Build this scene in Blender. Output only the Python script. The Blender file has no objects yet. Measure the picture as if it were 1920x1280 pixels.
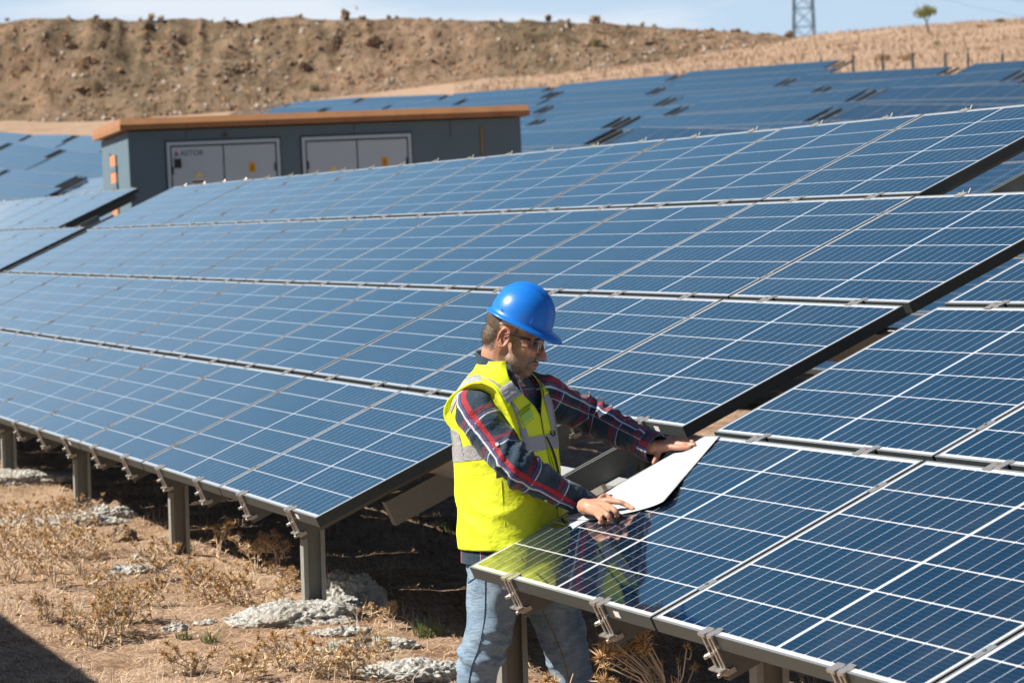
SHY = 0.0; SUN = (-.13, -.70, .69); SUNE = 5.0; SKYS = .05; CLOUD = .04; CLOUDC = (7, 10, 14); MIDC = (.5, 4.1, 7.8); HORC = (8.6, 10.7, 13.0); EXPO = 0.55
import bpy, bmesh, math, random
import numpy as np
from mathutils import Vector, Matrix, Euler, noise
from mathutils.bvhtree import BVHTree
random.seed(7); rng = np.random.default_rng(7)
scene = bpy.context.scene
COL = scene.collection
# ------------------------------------------------------------------ camera model
CAM = Vector((9.85244, -4.11344, 0.65605))
RR = Matrix(((0.331695, -0.943184, -0.019538), (0.942971, 0.330864, 0.036523), (-0.027983, -0.030539, 0.999142)))
FPX = 5484.18
def ray(px, py):
    return RR @ Vector(((px - 960) / FPX, 1.0, -(py - 640) / FPX))
def at(px, py, D):
    """world point at forward distance D (metres) along a view direction"""
    return CAM + ray(px, py) * D
RIGHT = Vector((0.3318, 0.9434, 0)).normalized(); TOCAM = Vector((0.9434, -0.3318, 0)).normalized(); UP = Vector((0, 0, 1))
# ------------------------------------------------------------------ bookkeeping
def link(o): COL.objects.link(o); return o
def tag(o, label=None, cat=None, group=None, kind=None):
    if label: o['label'] = label
    if cat: o['category'] = cat
    if group: o['group'] = group
    if kind: o['kind'] = kind
    return o
def empty(name, loc):
    o = bpy.data.objects.new(name, None); o.location = loc; o.empty_display_size = .2
    return link(o)
def parent(o, p, W=None):
    """parent o to p keeping o's intended world matrix W"""
    if W is None: W = o.matrix_basis.copy()
    pw = p.get('_w'); 
    o.parent = p
    o.matrix_basis = world_of(p).inverted() @ W
    return o
def world_of(o):
    m = o.matrix_basis.copy()
    if o.parent: m = world_of(o.parent) @ m
    return m
class MB:
    """collects geometry, several materials, uv"""
    def __init__(s): s.v = []; s.f = []; s.m = []; s.uv = []; s.n = 0
    def add(s, verts, faces, mat=0, uvs=None):
        b = s.n
        s.v.extend([tuple(x) for x in verts]); s.n += len(verts)
        for i, f in enumerate(faces):
            s.f.append([b + j for j in f]); s.m.append(mat)
            s.uv.append(uvs[i] if uvs is not None else None)
        return s
    def box(s, x0, x1, y0, y1, z0, z1, mat=0, M=None):
        vs = [Vector((x, y, z)) for x in (x0, x1) for y in (y0, y1) for z in (z0, z1)]
        if M is not None: vs = [M @ v for v in vs]
        return s.add(vs, [(0, 1, 3, 2), (4, 6, 7, 5), (0, 4, 5, 1), (2, 3, 7, 6), (0, 2, 6, 4), (1, 5, 7, 3)], mat)
    def tube(s, pts, rad, seg=6, mat=0, cap=True):
        pts = [Vector(p) for p in pts]; n = len(pts)
        if not hasattr(rad, '__len__'): rad = [rad] * n
        vs = []; prev = None
        for i, p in enumerate(pts):
            t = (pts[min(i + 1, n - 1)] - pts[max(i - 1, 0)]).normalized()
            a = prev if prev is not None else (Vector((0, 0, 1)) if abs(t.z) < .9 else Vector((1, 0, 0)))
            a = (a - t * a.dot(t)).normalized(); b = t.cross(a); prev = a
            for k in range(seg):
                w = 2 * math.pi * k / seg
                vs.append(p + (a * math.cos(w) + b * math.sin(w)) * rad[i])
        fs = [(i * seg + k, i * seg + (k + 1) % seg, (i + 1) * seg + (k + 1) % seg, (i + 1) * seg + k) for i in range(n - 1) for k in range(seg)]
        if cap: fs += [tuple(range(seg))[::-1], tuple((n - 1) * seg + k for k in range(seg))]
        return s.add(vs, fs, mat)
    def mesh(s, name, mats, smooth=False):
        me = bpy.data.meshes.new(name); me.from_pydata(s.v, [], s.f)
        for m in (mats if isinstance(mats, (list, tuple)) else [mats]): me.materials.append(m)
        me.polygons.foreach_set('material_index', s.m)
        if any(u is not None for u in s.uv):
            uvl = me.uv_layers.new(name='UVMap'); dat = []
            for f, u in zip(s.f, s.uv):
                for k in range(len(f)): dat += list(u[k]) if u is not None else [0, 0]
            uvl.data.foreach_set('uv', dat)
        if smooth: me.polygons.foreach_set('use_smooth', [True] * len(me.polygons))
        me.update(); return me
    def build(s, name, mats, par=None, smooth=False, W=None):
        o = bpy.data.objects.new(name, s.mesh(name, mats, smooth)); link(o)
        if W is not None: o.matrix_basis = W
        if par is not None: parent(o, par, o.matrix_basis.copy())
        return o
# ------------------------------------------------------------------ node helper
class NT:
    def __init__(s, name, world=False):
        if world:
            s.m = bpy.data.worlds.new(name); s.m.use_nodes = True
        else:
            s.m = bpy.data.materials.new(name); s.m.use_nodes = True
        s.t = s.m.node_tree; s.t.nodes.clear()
    def n(s, typ, **kw):
        nd = s.t.nodes.new(typ)
        for k, v in kw.items():
            if k[0] == '_': setattr(nd, k[1:], v)
            else: s.put(nd.inputs[k.replace('__', ' ')], v)
        return nd
    def put(s, sock, v):
        if isinstance(v, bpy.types.NodeSocket): s.t.links.new(v, sock)
        elif v is not None:
            if hasattr(sock.default_value, '__len__') and hasattr(v, '__len__') and len(v) == 3 and len(sock.default_value) == 4: v = (*v, 1)
            sock.default_value = v
    def math(s, op, a, b=None, c=None, clamp=False):
        nd = s.t.nodes.new('ShaderNodeMath'); nd.operation = op; nd.use_clamp = clamp
        s.put(nd.inputs[0], a)
        if b is not None: s.put(nd.inputs[1], b)
        if c is not None: s.put(nd.inputs[2], c)
        return nd.outputs[0]
    def mix(s, f, a, b, mode='MIX'):
        nd = s.t.nodes.new('ShaderNodeMix'); nd.data_type = 'RGBA'; nd.blend_type = mode
        s.put(nd.inputs[0], f); s.put(nd.inputs[6], a); s.put(nd.inputs[7], b); return nd.outputs[2]
    def noise(s, vec, scale, detail=4, rough=.55, dist=0, out=0):
        nd = s.n('ShaderNodeTexNoise', Scale=scale, Detail=detail, Roughness=rough, Distortion=dist)
        if vec is not None: s.put(nd.inputs['Vector'], vec)
        return nd.outputs[out]
    def vor(s, vec, scale, out='Distance', feature='F1'):
        nd = s.n('ShaderNodeTexVoronoi', _feature=feature, Scale=scale); s.put(nd.inputs['Vector'], vec); return nd.outputs[out]
    def ramp(s, f, stops, interp='LINEAR'):
        nd = s.t.nodes.new('ShaderNodeValToRGB'); s.put(nd.inputs[0], f); cr = nd.color_ramp; cr.interpolation = interp
        while len(cr.elements) < len(stops): cr.elements.new(.5)
        for e, (p, c) in zip(cr.elements, stops):
            e.position = p; e.color = (*c, 1) if hasattr(c, '__len__') else (c, c, c, 1)
        return nd.outputs[0]
    def coord(s, which='Object'): return s.n('ShaderNodeTexCoord').outputs[which]
    def pos(s): return s.n('ShaderNodeNewGeometry').outputs['Position']
    def sep(s, v): return s.n('ShaderNodeSeparateXYZ', Vector=v).outputs
    def comb(s, x, y, z): return s.n('ShaderNodeCombineXYZ', X=x, Y=y, Z=z).outputs[0]
    def mapv(s, v, scale=(1, 1, 1), loc=(0, 0, 0), rot=(0, 0, 0)): return s.n('ShaderNodeMapping', Vector=v, Scale=scale, Location=loc, Rotation=rot).outputs[0]
    def bump(s, h, strength=.3, dist=.01): return s.n('ShaderNodeBump', Height=h, Strength=strength, Distance=dist).outputs[0]
    def bsdf(s, color, rough=.6, metal=0, normal=None, **kw):
        nd = s.t.nodes.new('ShaderNodeBsdfPrincipled')
        s.put(nd.inputs['Base Color'], color); s.put(nd.inputs['Roughness'], rough); s.put(nd.inputs['Metallic'], metal)
        if normal is not None: s.put(nd.inputs['Normal'], normal)
        for k, v in kw.items(): s.put(nd.inputs[k.replace('__', ' ')], v)
        o = s.t.nodes.new('ShaderNodeOutputMaterial'); s.t.links.new(nd.outputs[0], o.inputs[0]); return s.m
def simple(name, col, rough=.6, metal=0, var=.15, scale=20, bump=0, bscale=60, **kw):
    N = NT(name); p = N.coord(); f = N.noise(p, scale)
    c = N.mix(f, tuple(x * (1 - var) for x in col), tuple(min(1, x * (1 + var)) for x in col))
    nm = N.bump(N.noise(p, bscale), bump, .01) if bump else None
    return N.bsdf(c, rough, metal, nm, **kw)
# ------------------------------------------------------------------ materials
def m_panel(name, far=False):
    N = NT(name); uv = N.coord('UV'); x, y, _ = N.sep(uv)
    # long side: two halves of ten half cells; short side: six rows of cells
    pit = .0806; xm = N.math('ABSOLUTE', N.math('SUBTRACT', x, .8375))      # 0 at centre .. .8375 at the edge
    xc = N.math('SUBTRACT', xm, .0085)
    fx = N.math('FRACT', N.math('DIVIDE', xc, pit)); dx = N.math('MULTIPLY', N.math('MINIMUM', fx, N.math('SUBTRACT', 1, fx)), pit)
    yc = N.math('SUBTRACT', y, .0205); pity = .159
    fy = N.math('FRACT', N.math('DIVIDE', yc, pity)); dy = N.math('MULTIPLY', N.math('MINIMUM', fy, N.math('SUBTRACT', 1, fy)), pity)
    lx = N.math('LESS_THAN', dx, .0017); ly = N.math('LESS_THAN', dy, .0026)
    mid = N.math('LESS_THAN', xm, .0085); ex = N.math('GREATER_THAN', xm, .8145)
    ey = N.math('MAXIMUM', N.math('LESS_THAN', y, .0205), N.math('GREATER_THAN', y, .9745))
    dia = N.math('LESS_THAN', N.math('ADD', dx, dy), .0075)                   # clipped cell corners
    w = N.math('MAXIMUM', N.math('MAXIMUM', lx, ly), N.math('MAXIMUM', mid, N.math('MAXIMUM', ex, ey)))
    w = N.math('MAXIMUM', w, dia)
    fb = N.math('FRACT', N.math('ADD', N.math('DIVIDE', yc, pity / 9), .5)); db = N.math('ABSOLUTE', N.math('SUBTRACT', fb, .5))
    bus = N.math('LESS_THAN', db, .04)
    oi = N.n('ShaderNodeObjectInfo').outputs['Random']
    pos = N.pos()
    cx = N.math('FLOOR', N.math('DIVIDE', x, pit)); cy = N.math('FLOOR', N.math('DIVIDE', yc, pity))
    wn = N.n('ShaderNodeTexWhiteNoise', Vector=N.comb(cx, cy, N.math('MULTIPLY', oi, 50))).outputs[0]
    cell = N.mix(N.math('ADD', N.math('MULTIPLY', wn, .5), N.math('MULTIPLY', oi, .5)), (.0002, .008, .026), (.0006, .014, .042))
    cell = N.mix(N.math('MULTIPLY', bus, .38), cell, (.05, .14, .19))
    fine_ = N.math('MAXIMUM', lx, 0)
    col = N.mix(N.math('MULTIPLY', fine_, .25 if far else .85), cell, (.58, .64, .70)); w = N.math('MAXIMUM', N.math('MAXIMUM', ly, mid), N.math('MAXIMUM', N.math('MAXIMUM', ex, ey), dia))
    col = N.mix(N.math('MULTIPLY', w, .30 if far else 1), col, (.78, .80, .83))
    dust = N.ramp(N.noise(pos, 3.1, 6, .6), [(.45, 0), (.75, 1)])
    col = N.mix(N.math('MULTIPLY', dust, .05), col, (.42, .38, .33))
    streak = N.noise(N.mapv(uv, (14, 2.2, 1)), 4, 3)
    rough = N.math('ADD', .055, N.math('MULTIPLY', dust, .05))
    spk = N.math('LESS_THAN', N.vor(pos, 9), .012)                            # bird droppings and grit
    col = N.mix(N.math('MULTIPLY', spk, .6), col, (.5, .5, .48))
    nm = N.bump(N.noise(pos, 5 if far else 2.2, 2), .05 if not far else .2, .006)
    return N.bsdf(col, rough if not far else .12, 0, nm, IOR=1.5, Specular__IOR__Level=.5, Coat__Weight=.85, Coat__Roughness=.035, Coat__IOR=1.5)
def m_metal(name, col, rough, scale=8, streak=True, metal=.9, var=.3):
    N = NT(name); p = N.coord(); v = N.mapv(p, (6, 40, 6)) if streak else p
    f = N.noise(v, scale, 5, .6); f2 = N.noise(p, scale * 4, 3)
    c = N.mix(f, tuple(x * (1 - var) for x in col), tuple(min(1, x * (1 + var * .6)) for x in col))
    c = N.mix(N.math('MULTIPLY', f2, .3), c, tuple(x * .6 for x in col))
    return N.bsdf(c, N.math('ADD', rough, N.math('MULTIPLY', f, .15)), metal, N.bump(f, .1, .002))
M = {}
M['panel'] = m_panel('panel_glass'); M['panel_far'] = m_panel('panel_glass_far', True)
M['alu'] = m_metal('anodised_aluminium', (.36, .385, .40), .42, metal=.6)
M['galv'] = m_metal('galvanised_steel', (.36, .365, .335), .55, scale=5, metal=.2, var=.25)
M['galv_dk'] = m_metal('shaded_channel_steel', (.17, .18, .17), .5, scale=7, metal=.2, var=.35)  # galvanised steel with the shade under the panels put into its colour
M['galv_lt'] = m_metal('bright_galvanised_steel', (.62, .64, .64), .45, scale=6, metal=.6, var=.15)
M['clamp'] = m_metal('clamp_steel', (.62, .59, .55), .35, scale=12, metal=.8, var=.35)
M['backsheet'] = simple('backsheet', (.55, .56, .56), .7)
M['white'] = simple('white_label', (.8, .8, .78), .6)
M['black'] = simple('black_plastic', (.02, .02, .022), .5)
def m_ground(name, near):
    N = NT(name); p = N.pos(); x, y, z = N.sep(p)
    big = N.noise(p, .35, 5, .6); med = N.noise(p, 2.5, 6, .65); fine = N.noise(p, 22, 6, .7)
    st = N.noise(N.mapv(p, (60, 9, 10), rot=(0, 0, .5)), 1.3, 4, .7, 1.5)
    st2 = N.noise(N.mapv(p, (8, 70, 10), rot=(0, 0, .3)), 1.3, 4, .7, 1.5)
    soil = N.mix(med, (.165, .092, .055), (.37, .235, .15))
    straw = N.mix(fine, (.52, .37, .25), (.66, .50, .37))
    f = N.ramp(N.math('ADD', N.math('MULTIPLY', N.math('MAXIMUM', st, st2), .8), N.math('MULTIPLY', med, .35)), [(.56, 0), (.72, 1)])
    c = N.mix(f, soil, straw)
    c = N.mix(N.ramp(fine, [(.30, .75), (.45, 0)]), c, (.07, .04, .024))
    c = N.mix(N.ramp(N.noise(p, 1.1, 4, .6), [(.60, 0), (.72, .45)]), c, (.40, .36, .32))
    gf = N.ramp(N.math('ADD', N.noise(p, 1.7, 4), N.math('MULTIPLY', fine, .3)), [(.80, 0), (.90, .55)])
    c = N.mix(gf, c, (.10, .13, .03))
    if not near:
        dry = N.mix(N.noise(p, 1.2, 6, .7), (.33, .22, .145), (.60, .44, .33))
        dk = N.ramp(N.noise(p, .16, 6, .65), [(.5, 0), (.68, .6)])
        dry = N.mix(dk, dry, (.26, .18, .11))
        c = dry
    h = N.math('ADD', N.math('MULTIPLY', fine, .5), N.math('MULTIPLY', med, 1.0))
    return N.bsdf(c, .95, 0, N.bump(h, .6, .03 if near else .25), Specular__IOR__Level=.1)
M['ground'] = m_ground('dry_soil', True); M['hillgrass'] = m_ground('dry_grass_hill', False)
def m_bank():
    N = NT('earth_bank'); p = N.pos()
    a = N.noise(p, .045, 6, .62); b = N.noise(p, .7, 7, .7); c_ = N.noise(p, 3, 5, .75)
    st = N.noise(N.mapv(p, (.35, .35, .06), rot=(0, 0, .3)), 1, 5, .6)
    c = N.mix(b, (.19, .125, .08), (.58, .41, .28))
    c = N.mix(N.ramp(a, [(.46, 0), (.60, .9)]), c, N.mix(b, (.12, .095, .06), (.36, .28, .185)))
    c = N.mix(N.ramp(st, [(.5, 0), (.68, .6)]), c, (.55, .36, .235))
    c = N.mix(N.ramp(c_, [(.3, .6), (.42, 0)]), c, (.05, .038, .024))
    c = N.mix(N.ramp(N.noise(p, 1.6, 4, .7), [(.64, 0), (.72, .8)]), c, (.40, .22, .10))
    c = N.mix(N.ramp(N.noise(p, .5, 5, .7), [(.55, 0), (.68, .65)]), c, (.075, .070, .035))
    gul = N.noise(N.mapv(p, (.55, .55, .05)), 1.2, 5, .65, .4)
    c = N.mix(N.ramp(gul, [(.38, .6), (.48, 0)]), c, (.10, .065, .038)); c = N.mix(N.ramp(gul, [(.60, 0), (.66, .55)]), c, (.58, .42, .30))
    return N.bsdf(c, .95, 0, N.bump(N.math('ADD', b, N.math('MULTIPLY', c_, .6)), 1, .7), Specular__IOR__Level=.1)
M['bank'] = m_bank()
M['rock'] = simple('brown_rock', (.27, .19, .13), .95, var=.55, scale=2.5, bump=.8, bscale=5)
M['rock2'] = simple('pale_rock', (.52, .46, .40), .95, var=.3, scale=2.5, bump=.6, bscale=5)
def m_conc():
    N = NT('rough_concrete'); p = N.pos(); v = N.vor(p, 38); n = N.noise(p, 60, 5, .7); n2 = N.noise(p, 6, 4)
    c = N.mix(n, (.58, .57, .53), (.86, .85, .80)); c = N.mix(N.ramp(v, [(.35, .0), (.9, .45)]), c, (.22, .21, .19))
    c = N.mix(N.ramp(n2, [(.5, 0), (.7, .5)]), c, (.38, .30, .21))
    return N.bsdf(c, .95, 0, N.bump(N.math('SUBTRACT', n, v), 1, .02), Specular__IOR__Level=.1)
M['conc'] = m_conc()
M['straw'] = simple('dry_straw', (.64, .46, .30), .9, var=.35, scale=9)
M['straw_pale'] = simple('pale_dry_stem', (.70, .55, .40), .9, var=.3, scale=9)
M['thistle'] = simple('dry_thistle_spines', (.74, .45, .22), .85, var=.45, scale=25)
M['green'] = simple('green_grass', (.13, .17, .05), .8, var=.4, scale=9)
M['leaf'] = simple('olive_leaf', (.10, .12, .025), .85, var=.5, scale=1.5)
M['bark'] = simple('bark', (.12, .085, .055), .9, var=.4, scale=6)
# ------------------------------------------------------------------ terrain
def C(px, py, D): return tuple(at(px, py, D))
ctrl = [(X, Y, -.95 - .0087 * X) for X in (25, 12, 0, -10, -22) for Y in (-25, -8, 0, 9)]
ctrl += [(-36, 8, -.35), (-36, -6, -.4), (-36, 20, .1), (0, 25, -.6), (-15, 25, -.4), (0, 50, .8), (-60, 0, .4), (-59, 23, 1.7), (-74, 30, 2.85), (-96, 16, 1.75), (-86, 37, 3.9), (-105, 44, 5.15), (-125, 51, 6.8), (-139, 23, 4.5),
         (-180, 27, 6.8), (-151, 56, 8.4), (-192, 56, 9.9), (-216, 56, 11.1), (-241, 56, 11.5), (-115, 56, 7.2), (-100, -20, 1.5), (-180, -10, 7.5), (-60, 50, 4.0), (-30, 60, 2.5)]
ctrl += [C(1600, 165, 150), C(1900, 165, 150), C(1920, 120, 200), C(1500, 115, 220)]
ctrl += [C(1930, 42, 300), C(1750, 58, 300), C(1590, 74, 300), C(1500, 72, 285), C(2200, 40, 300), C(2200, 120, 200)]
ctrl += [C(x, y, 284) for x, y in ((-300, 245), (0, 232), (250, 222), (500, 203), (700, 175), (900, 152), (1150, 128), (1400, 97))]
ctrl += [C(x, y, 420) for x, y in ((-300, 150), (400, 130), (1000, 110), (1500, 85), (2200, 75))]
ctrl += [C(x, y, 620) for x, y in ((-300, 120), (400, 110), (1000, 100), (1508, 84), (2200, 90))]
ctrl += [(40, -60, -2), (-60, -60, -1), (40, 60, 1)]
cp = np.array(ctrl); kx = cp[:, :2] / 100.
def _phi(r): return r * r * np.log(np.maximum(r, 1e-9))
_r = np.linalg.norm(kx[:, None] - kx[None], axis=2); n_ = len(cp)
_A = np.zeros((n_ + 3, n_ + 3)); _A[:n_, :n_] = _phi(_r) + np.eye(n_) * 2e-3; _A[:n_, n_] = 1; _A[:n_, n_ + 1:] = kx; _A[n_, :n_] = 1; _A[n_ + 1:, :n_] = kx.T
_w = np.linalg.solve(_A, np.r_[cp[:, 2], 0, 0, 0])
def sstep(a, b, x): t = np.clip((x - a) / (b - a), 0, 1); return t * t * (3 - 2 * t)
def terrain(X, Y):
    X = np.atleast_1d(np.asarray(X, float)); Y = np.atleast_1d(np.asarray(Y, float))
    q = np.stack([X, Y], -1) / 100.; d = np.linalg.norm(q[:, None] - kx[None], axis=2)
    z = _phi(d) @ _w[:n_] + _w[n_] + q @ _w[n_ + 1:]
    near = 1 - sstep(8, 22, np.hypot(np.maximum(-X - 16, 0) + np.maximum(X - 16, 0), np.maximum(np.abs(Y) - 8, 0)))
    z = z * (1 - near) + (-.95 - .0087 * X) * near
    dip = .34 * np.exp(-(((X + .05) / .5) ** 2 + ((Y + .80) / .38) ** 2) ** 2)
    dip2 = .36 * sstep(-.38, .12, Y) * sstep(-3.3, -2.4, X) * (1 - sstep(2, 5, X)) * (1 - sstep(3.5, 6, Y))
    return z - np.maximum(dip, dip2)
def gz(x, y): return float(terrain(x, y)[0])
def hn(X, Y, s, a, seed=0): return np.array([noise.noise(Vector((x * s, y * s, seed))) for x, y in zip(X, Y)]) * a
def grid_mesh(xs, ys, zf):
    XX, YY = np.meshgrid(xs, ys, indexing='ij'); X = XX.ravel(); Y = YY.ravel(); Z = zf(X, Y)
    ny = len(ys); i = np.arange((len(xs) - 1) * (ny - 1)); a = (i // (ny - 1)) * ny + i % (ny - 1)
    F = np.stack([a, a + ny, a + ny + 1, a + 1], 1)
    return np.stack([X, Y, Z], 1), F
def np_mesh(name, V, F, mat, smooth=True):
    me = bpy.data.meshes.new(name); me.from_pydata(V.tolist(), [], F.tolist()); me.materials.append(mat)
    if smooth: me.polygons.foreach_set('use_smooth', [True] * len(me.polygons))
    me.update(); return me
# one sheet: fine near the camera's view, coarse towards the horizon
xs = np.unique(np.round(np.r_[np.linspace(-900, -320, 15), np.linspace(-320, -40, 90), np.linspace(-40, -15, 50), np.linspace(-15, 2, 250), np.linspace(2, 30, 30), np.linspace(40, 500, 10)], 4))
ys = np.unique(np.round(np.r_[np.linspace(-500, -40, 10), np.linspace(-40, -4, 16), np.linspace(-4, 3, 110), np.linspace(3, 10, 28), np.linspace(10, 200, 90), np.linspace(220, 800, 14)], 4))
def zground(X, Y):
    z = terrain(X, Y)
    nr = (1 - sstep(10, 30, np.abs(X + 6)))
    return z + hn(X, Y, .9, .03) * 1 + hn(X, Y, 3.2, .022, 3) * nr + hn(X, Y, 9, .010, 5) * nr + hn(X, Y, .12, .35, 8) * (1 - nr)
V, F = grid_mesh(xs, ys, zground)
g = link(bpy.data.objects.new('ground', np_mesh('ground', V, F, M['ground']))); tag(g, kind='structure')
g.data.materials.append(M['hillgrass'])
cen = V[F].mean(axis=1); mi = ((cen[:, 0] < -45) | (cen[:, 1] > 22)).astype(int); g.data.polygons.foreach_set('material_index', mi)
def gsurf(x, y): return float(zground(np.array([x]), np.array([y]))[0])
# ------------------------------------------------------------------ earth embankment far behind the field
base = [(-700, 262, 284), (-300, 247, 284), (0, 236, 284), (250, 226, 284), (500, 208, 284), (700, 180, 284), (900, 156, 284), (1150, 132, 284), (1400, 101, 284), (1500, 84, 286), (1600, 88, 290)]
crest = [(-700, 40), (-300, 36), (0, 40), (55, 32), (140, 34), (190, 33), (270, 38), (345, 33), (375, 31), (395, 40), (425, 36), (455, 42), (490, 34), (545, 30), (620, 36), (660, 35), (760, 33), (850, 38), (930, 37), (1000, 38), (1100, 42), (1180, 46), (1270, 52), (1370, 58), (1430, 62), (1500, 74), (1600, 88)]
bx = [b[0] for b in base]; NSX, NT_ = 420, 34
pxs = np.linspace(-700, 1600, NSX); V = []
for i, px in enumerate(pxs):
    by = np.interp(px, bx, [b[1] for b in base]); D = np.interp(px, bx, [b[2] for b in base]); cy = np.interp(px, [c[0] for c in crest], [c[1] for c in crest])
    P0 = at(px, by, D); P1 = at(px, cy, D + 15)
    for j in range(NT_):
        t = j / (NT_ - 1)
        if t <= .75:
            s = t / .75; sm = s * s * (3 - 2 * s) * .35 + s * .65
            P = P0.lerp(P1, s); P.z = P0.z + (P1.z - P0.z) * sm
            if j == 0: P.z -= 1.5
        else:
            s = (t - .75) / .25; P = P1 + (P1 - P0).normalized() * 0 + Vector((RR[0][1], RR[1][1], 0)) * s * 60; P.z = P1.z - s * s * 9
        e = min(1, t / .15) if t < .75 else (1 if t < .85 else .5)
        h = (P1.z - P0.z) / 9
        d = noise.fractal(Vector((P.x * .05, P.y * .05, P.z * .09)), .8, 2.1, 5) * 1.5 * h + noise.noise(Vector((P.x * .35, P.y * .35, P.z * .35))) * .65 + noise.noise(Vector((P.x * 1.1, P.y * 1.1, P.z))) * .28
        gl_ = noise.noise(Vector((px * .012, 3.3, t * .8))) * 1.0 + (1 - abs(noise.noise(Vector((px * .022, 7.7, t * 1.3))))) ** 3 * .9 - .5
        d += gl_ * .45 * h * min(1, t * 3)
        k = .35 if .7 < t < .85 else 1
        P = P + TOCAM * d * e * k + Vector((0, 0, d * .25 * e * k + noise.noise(Vector((P.x * .6, P.y * .6, 9))) * .25 * (1 if t > .6 else .3)))
        V.append(P)
V = np.array([tuple(v) for v in V]); i = np.arange((NSX - 1) * (NT_ - 1)); a = (i // (NT_ - 1)) * NT_ + i % (NT_ - 1)
F = np.stack([a, a + NT_, a + NT_ + 1, a + 1], 1)
o = link(bpy.data.objects.new('embankment', np_mesh('embankment', V, F, M['bank']))); tag(o, kind='structure')
bank_bvh = BVHTree.FromPolygons([tuple(v) for v in V], F.tolist())
def rock_mesh(name, seed, mat, sub=3, flat=.75, rough=.35):
    bm = bmesh.new(); bmesh.ops.create_icosphere(bm, subdivisions=sub, radius=1)
    for v in bm.verts:
        p = v.co.copy(); n = noise.fractal(p * 1.3 + Vector((seed * 7.3, 0, 0)), .7, 2.2, 5)
        c = noise.cell(p * 1.6 + Vector((seed, 3, 1)))
        v.co = p * (1 + n * rough * 1.3 + c * .12); v.co.z *= flat
    me = bpy.data.meshes.new(name); bm.to_mesh(me); bm.free(); me.materials.append(mat); return me
rocks = [rock_mesh('boulder', s, M['rock'], 3, .75, .45) for s in range(4)] + [rock_mesh('boulder', s + 9, M['rock2'], 3, .8, .4) for s in range(2)]
def boulder(px, py, size, kind, label, group=None, D0=150, flat=1):
    d = ray(px, py); h = bank_bvh.ray_cast(CAM + d * 150, d, 400)
    P = h[0] if h[0] is not None else None
    if P is None:                                       # sits on the crest: follow down to the sheet
        for k in range(1, 30):
            d = ray(px, py + k); h = bank_bvh.ray_cast(CAM + d * 150, d, 400)
            if h[0] is not None: P = h[0] + Vector((0, 0, min(.6, k * .05))) ; break
    o = link(bpy.data.objects.new('boulder', rocks[kind])); o.location = P; o.rotation_euler = (random.random(), random.random(), random.random() * 6)
    s = size / 19.; o.scale = (s * random.uniform(.8, 1.2), s * random.uniform(.8, 1.2), s * flat)
    tag(o, label, 'boulder', group); return o
boulder(135, 88, 11, 0, 'big brown boulder with dark shaded foot high on the left part of the embankment', flat=.9)
boulder(353, 130, 7, 4, 'pale boulder on the embankment below the narrow light gully')
boulder(408, 142, 6, 1, 'small dark grey boulder right of the pale one on the embankment')
boulder(283, 31, 7, 0, 'dark upright boulder on the left part of the crest against the sky')
boulder(302, 35, 7, 5, 'pale rock beside the dark upright boulder on the crest')
boulder(648, 26, 10, 3, 'pointed boulder standing up on the middle of the crest against the sky', flat=1.2)
boulder(1028, 33, 8, 1, 'dark boulder on the crest right of the middle against the sky')
boulder(1117, 38, 10, 0, 'reddish boulder on the crest above the dark round bush')
boulder(1215, 82, 12, 1, 'dark blocky boulder in the right part of the embankment face')
boulder(1478, 66, 9, 2, 'brown boulder on the right end of the crest left of the lattice tower')
boulder(570, 127, 13, 2, 'craggy boulder in the middle of the embankment face with black shadow')
boulder(700, 78, 13, 0, 'dark craggy boulder high in the middle of the embankment face')
for i in range(56):
    px = random.uniform(10, 1400); by = np.interp(px, bx, [b[1] for b in base]); cy = np.interp(px, [c[0] for c in crest], [c[1] for c in crest])
    if i < 34: py = cy - random.uniform(-1, 2); g_ = 'boulders along the crest of the embankment'; lb = 'rough rock lying on the crest of the earth embankment'
    else: py = by - (by - cy) * random.random() ** 1.8 * .8 - 2; g_ = 'boulders scattered on the embankment face'; lb = 'rough rock lying on the face of the earth embankment'
    boulder(px, py, random.uniform(2.2, 5.2), random.choice([0, 1, 2, 3, 0, 1, 4]), lb, g_)
# loose rubble on the face of the embankment (uncountable)
mb = MB(); tmpl = [rock_mesh('t', 20 + q, M['rock'], 1, .8, .5) for q in range(4)]; tv = [([Vector(v.co) for v in t.vertices], [tuple(p.vertices) for p in t.polygons]) for t in tmpl]
for i in range(3600):
    px = random.uniform(-60, 1480); by = np.interp(px, bx, [b[1] for b in base]); cy = np.interp(px, [c[0] for c in crest], [c[1] for c in crest])
    if noise.noise(Vector((px * .012, 4.2, 0))) + random.random() * .9 < .25: continue
    q = random.random() ** 1.35; py = by - (by - cy) * q; d = ray(px, py); h = bank_bvh.ray_cast(CAM + d * 150, d, 400)
    if h[0] is None: continue
    s = random.uniform(.07, .24) * (1.6 if random.random() < .06 else 1); vs, fs = random.choice(tv); R_ = Euler((random.random() * 6, random.random() * 6, 0)).to_matrix()
    mb.add([h[0] + R_ @ v * s for v in vs], fs, 0 if random.random() < .72 else (1 if random.random() < .5 else 2))
M['rock3'] = simple('orange_rock', (.42, .22, .11), .95, var=.4, scale=2.5)
o = mb.build('rubble', [M['rock'], M['rock2'], M['rock3']]); tag(o, 'loose rubble and clods covering the face of the embankment', 'rubble', kind='stuff')
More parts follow.
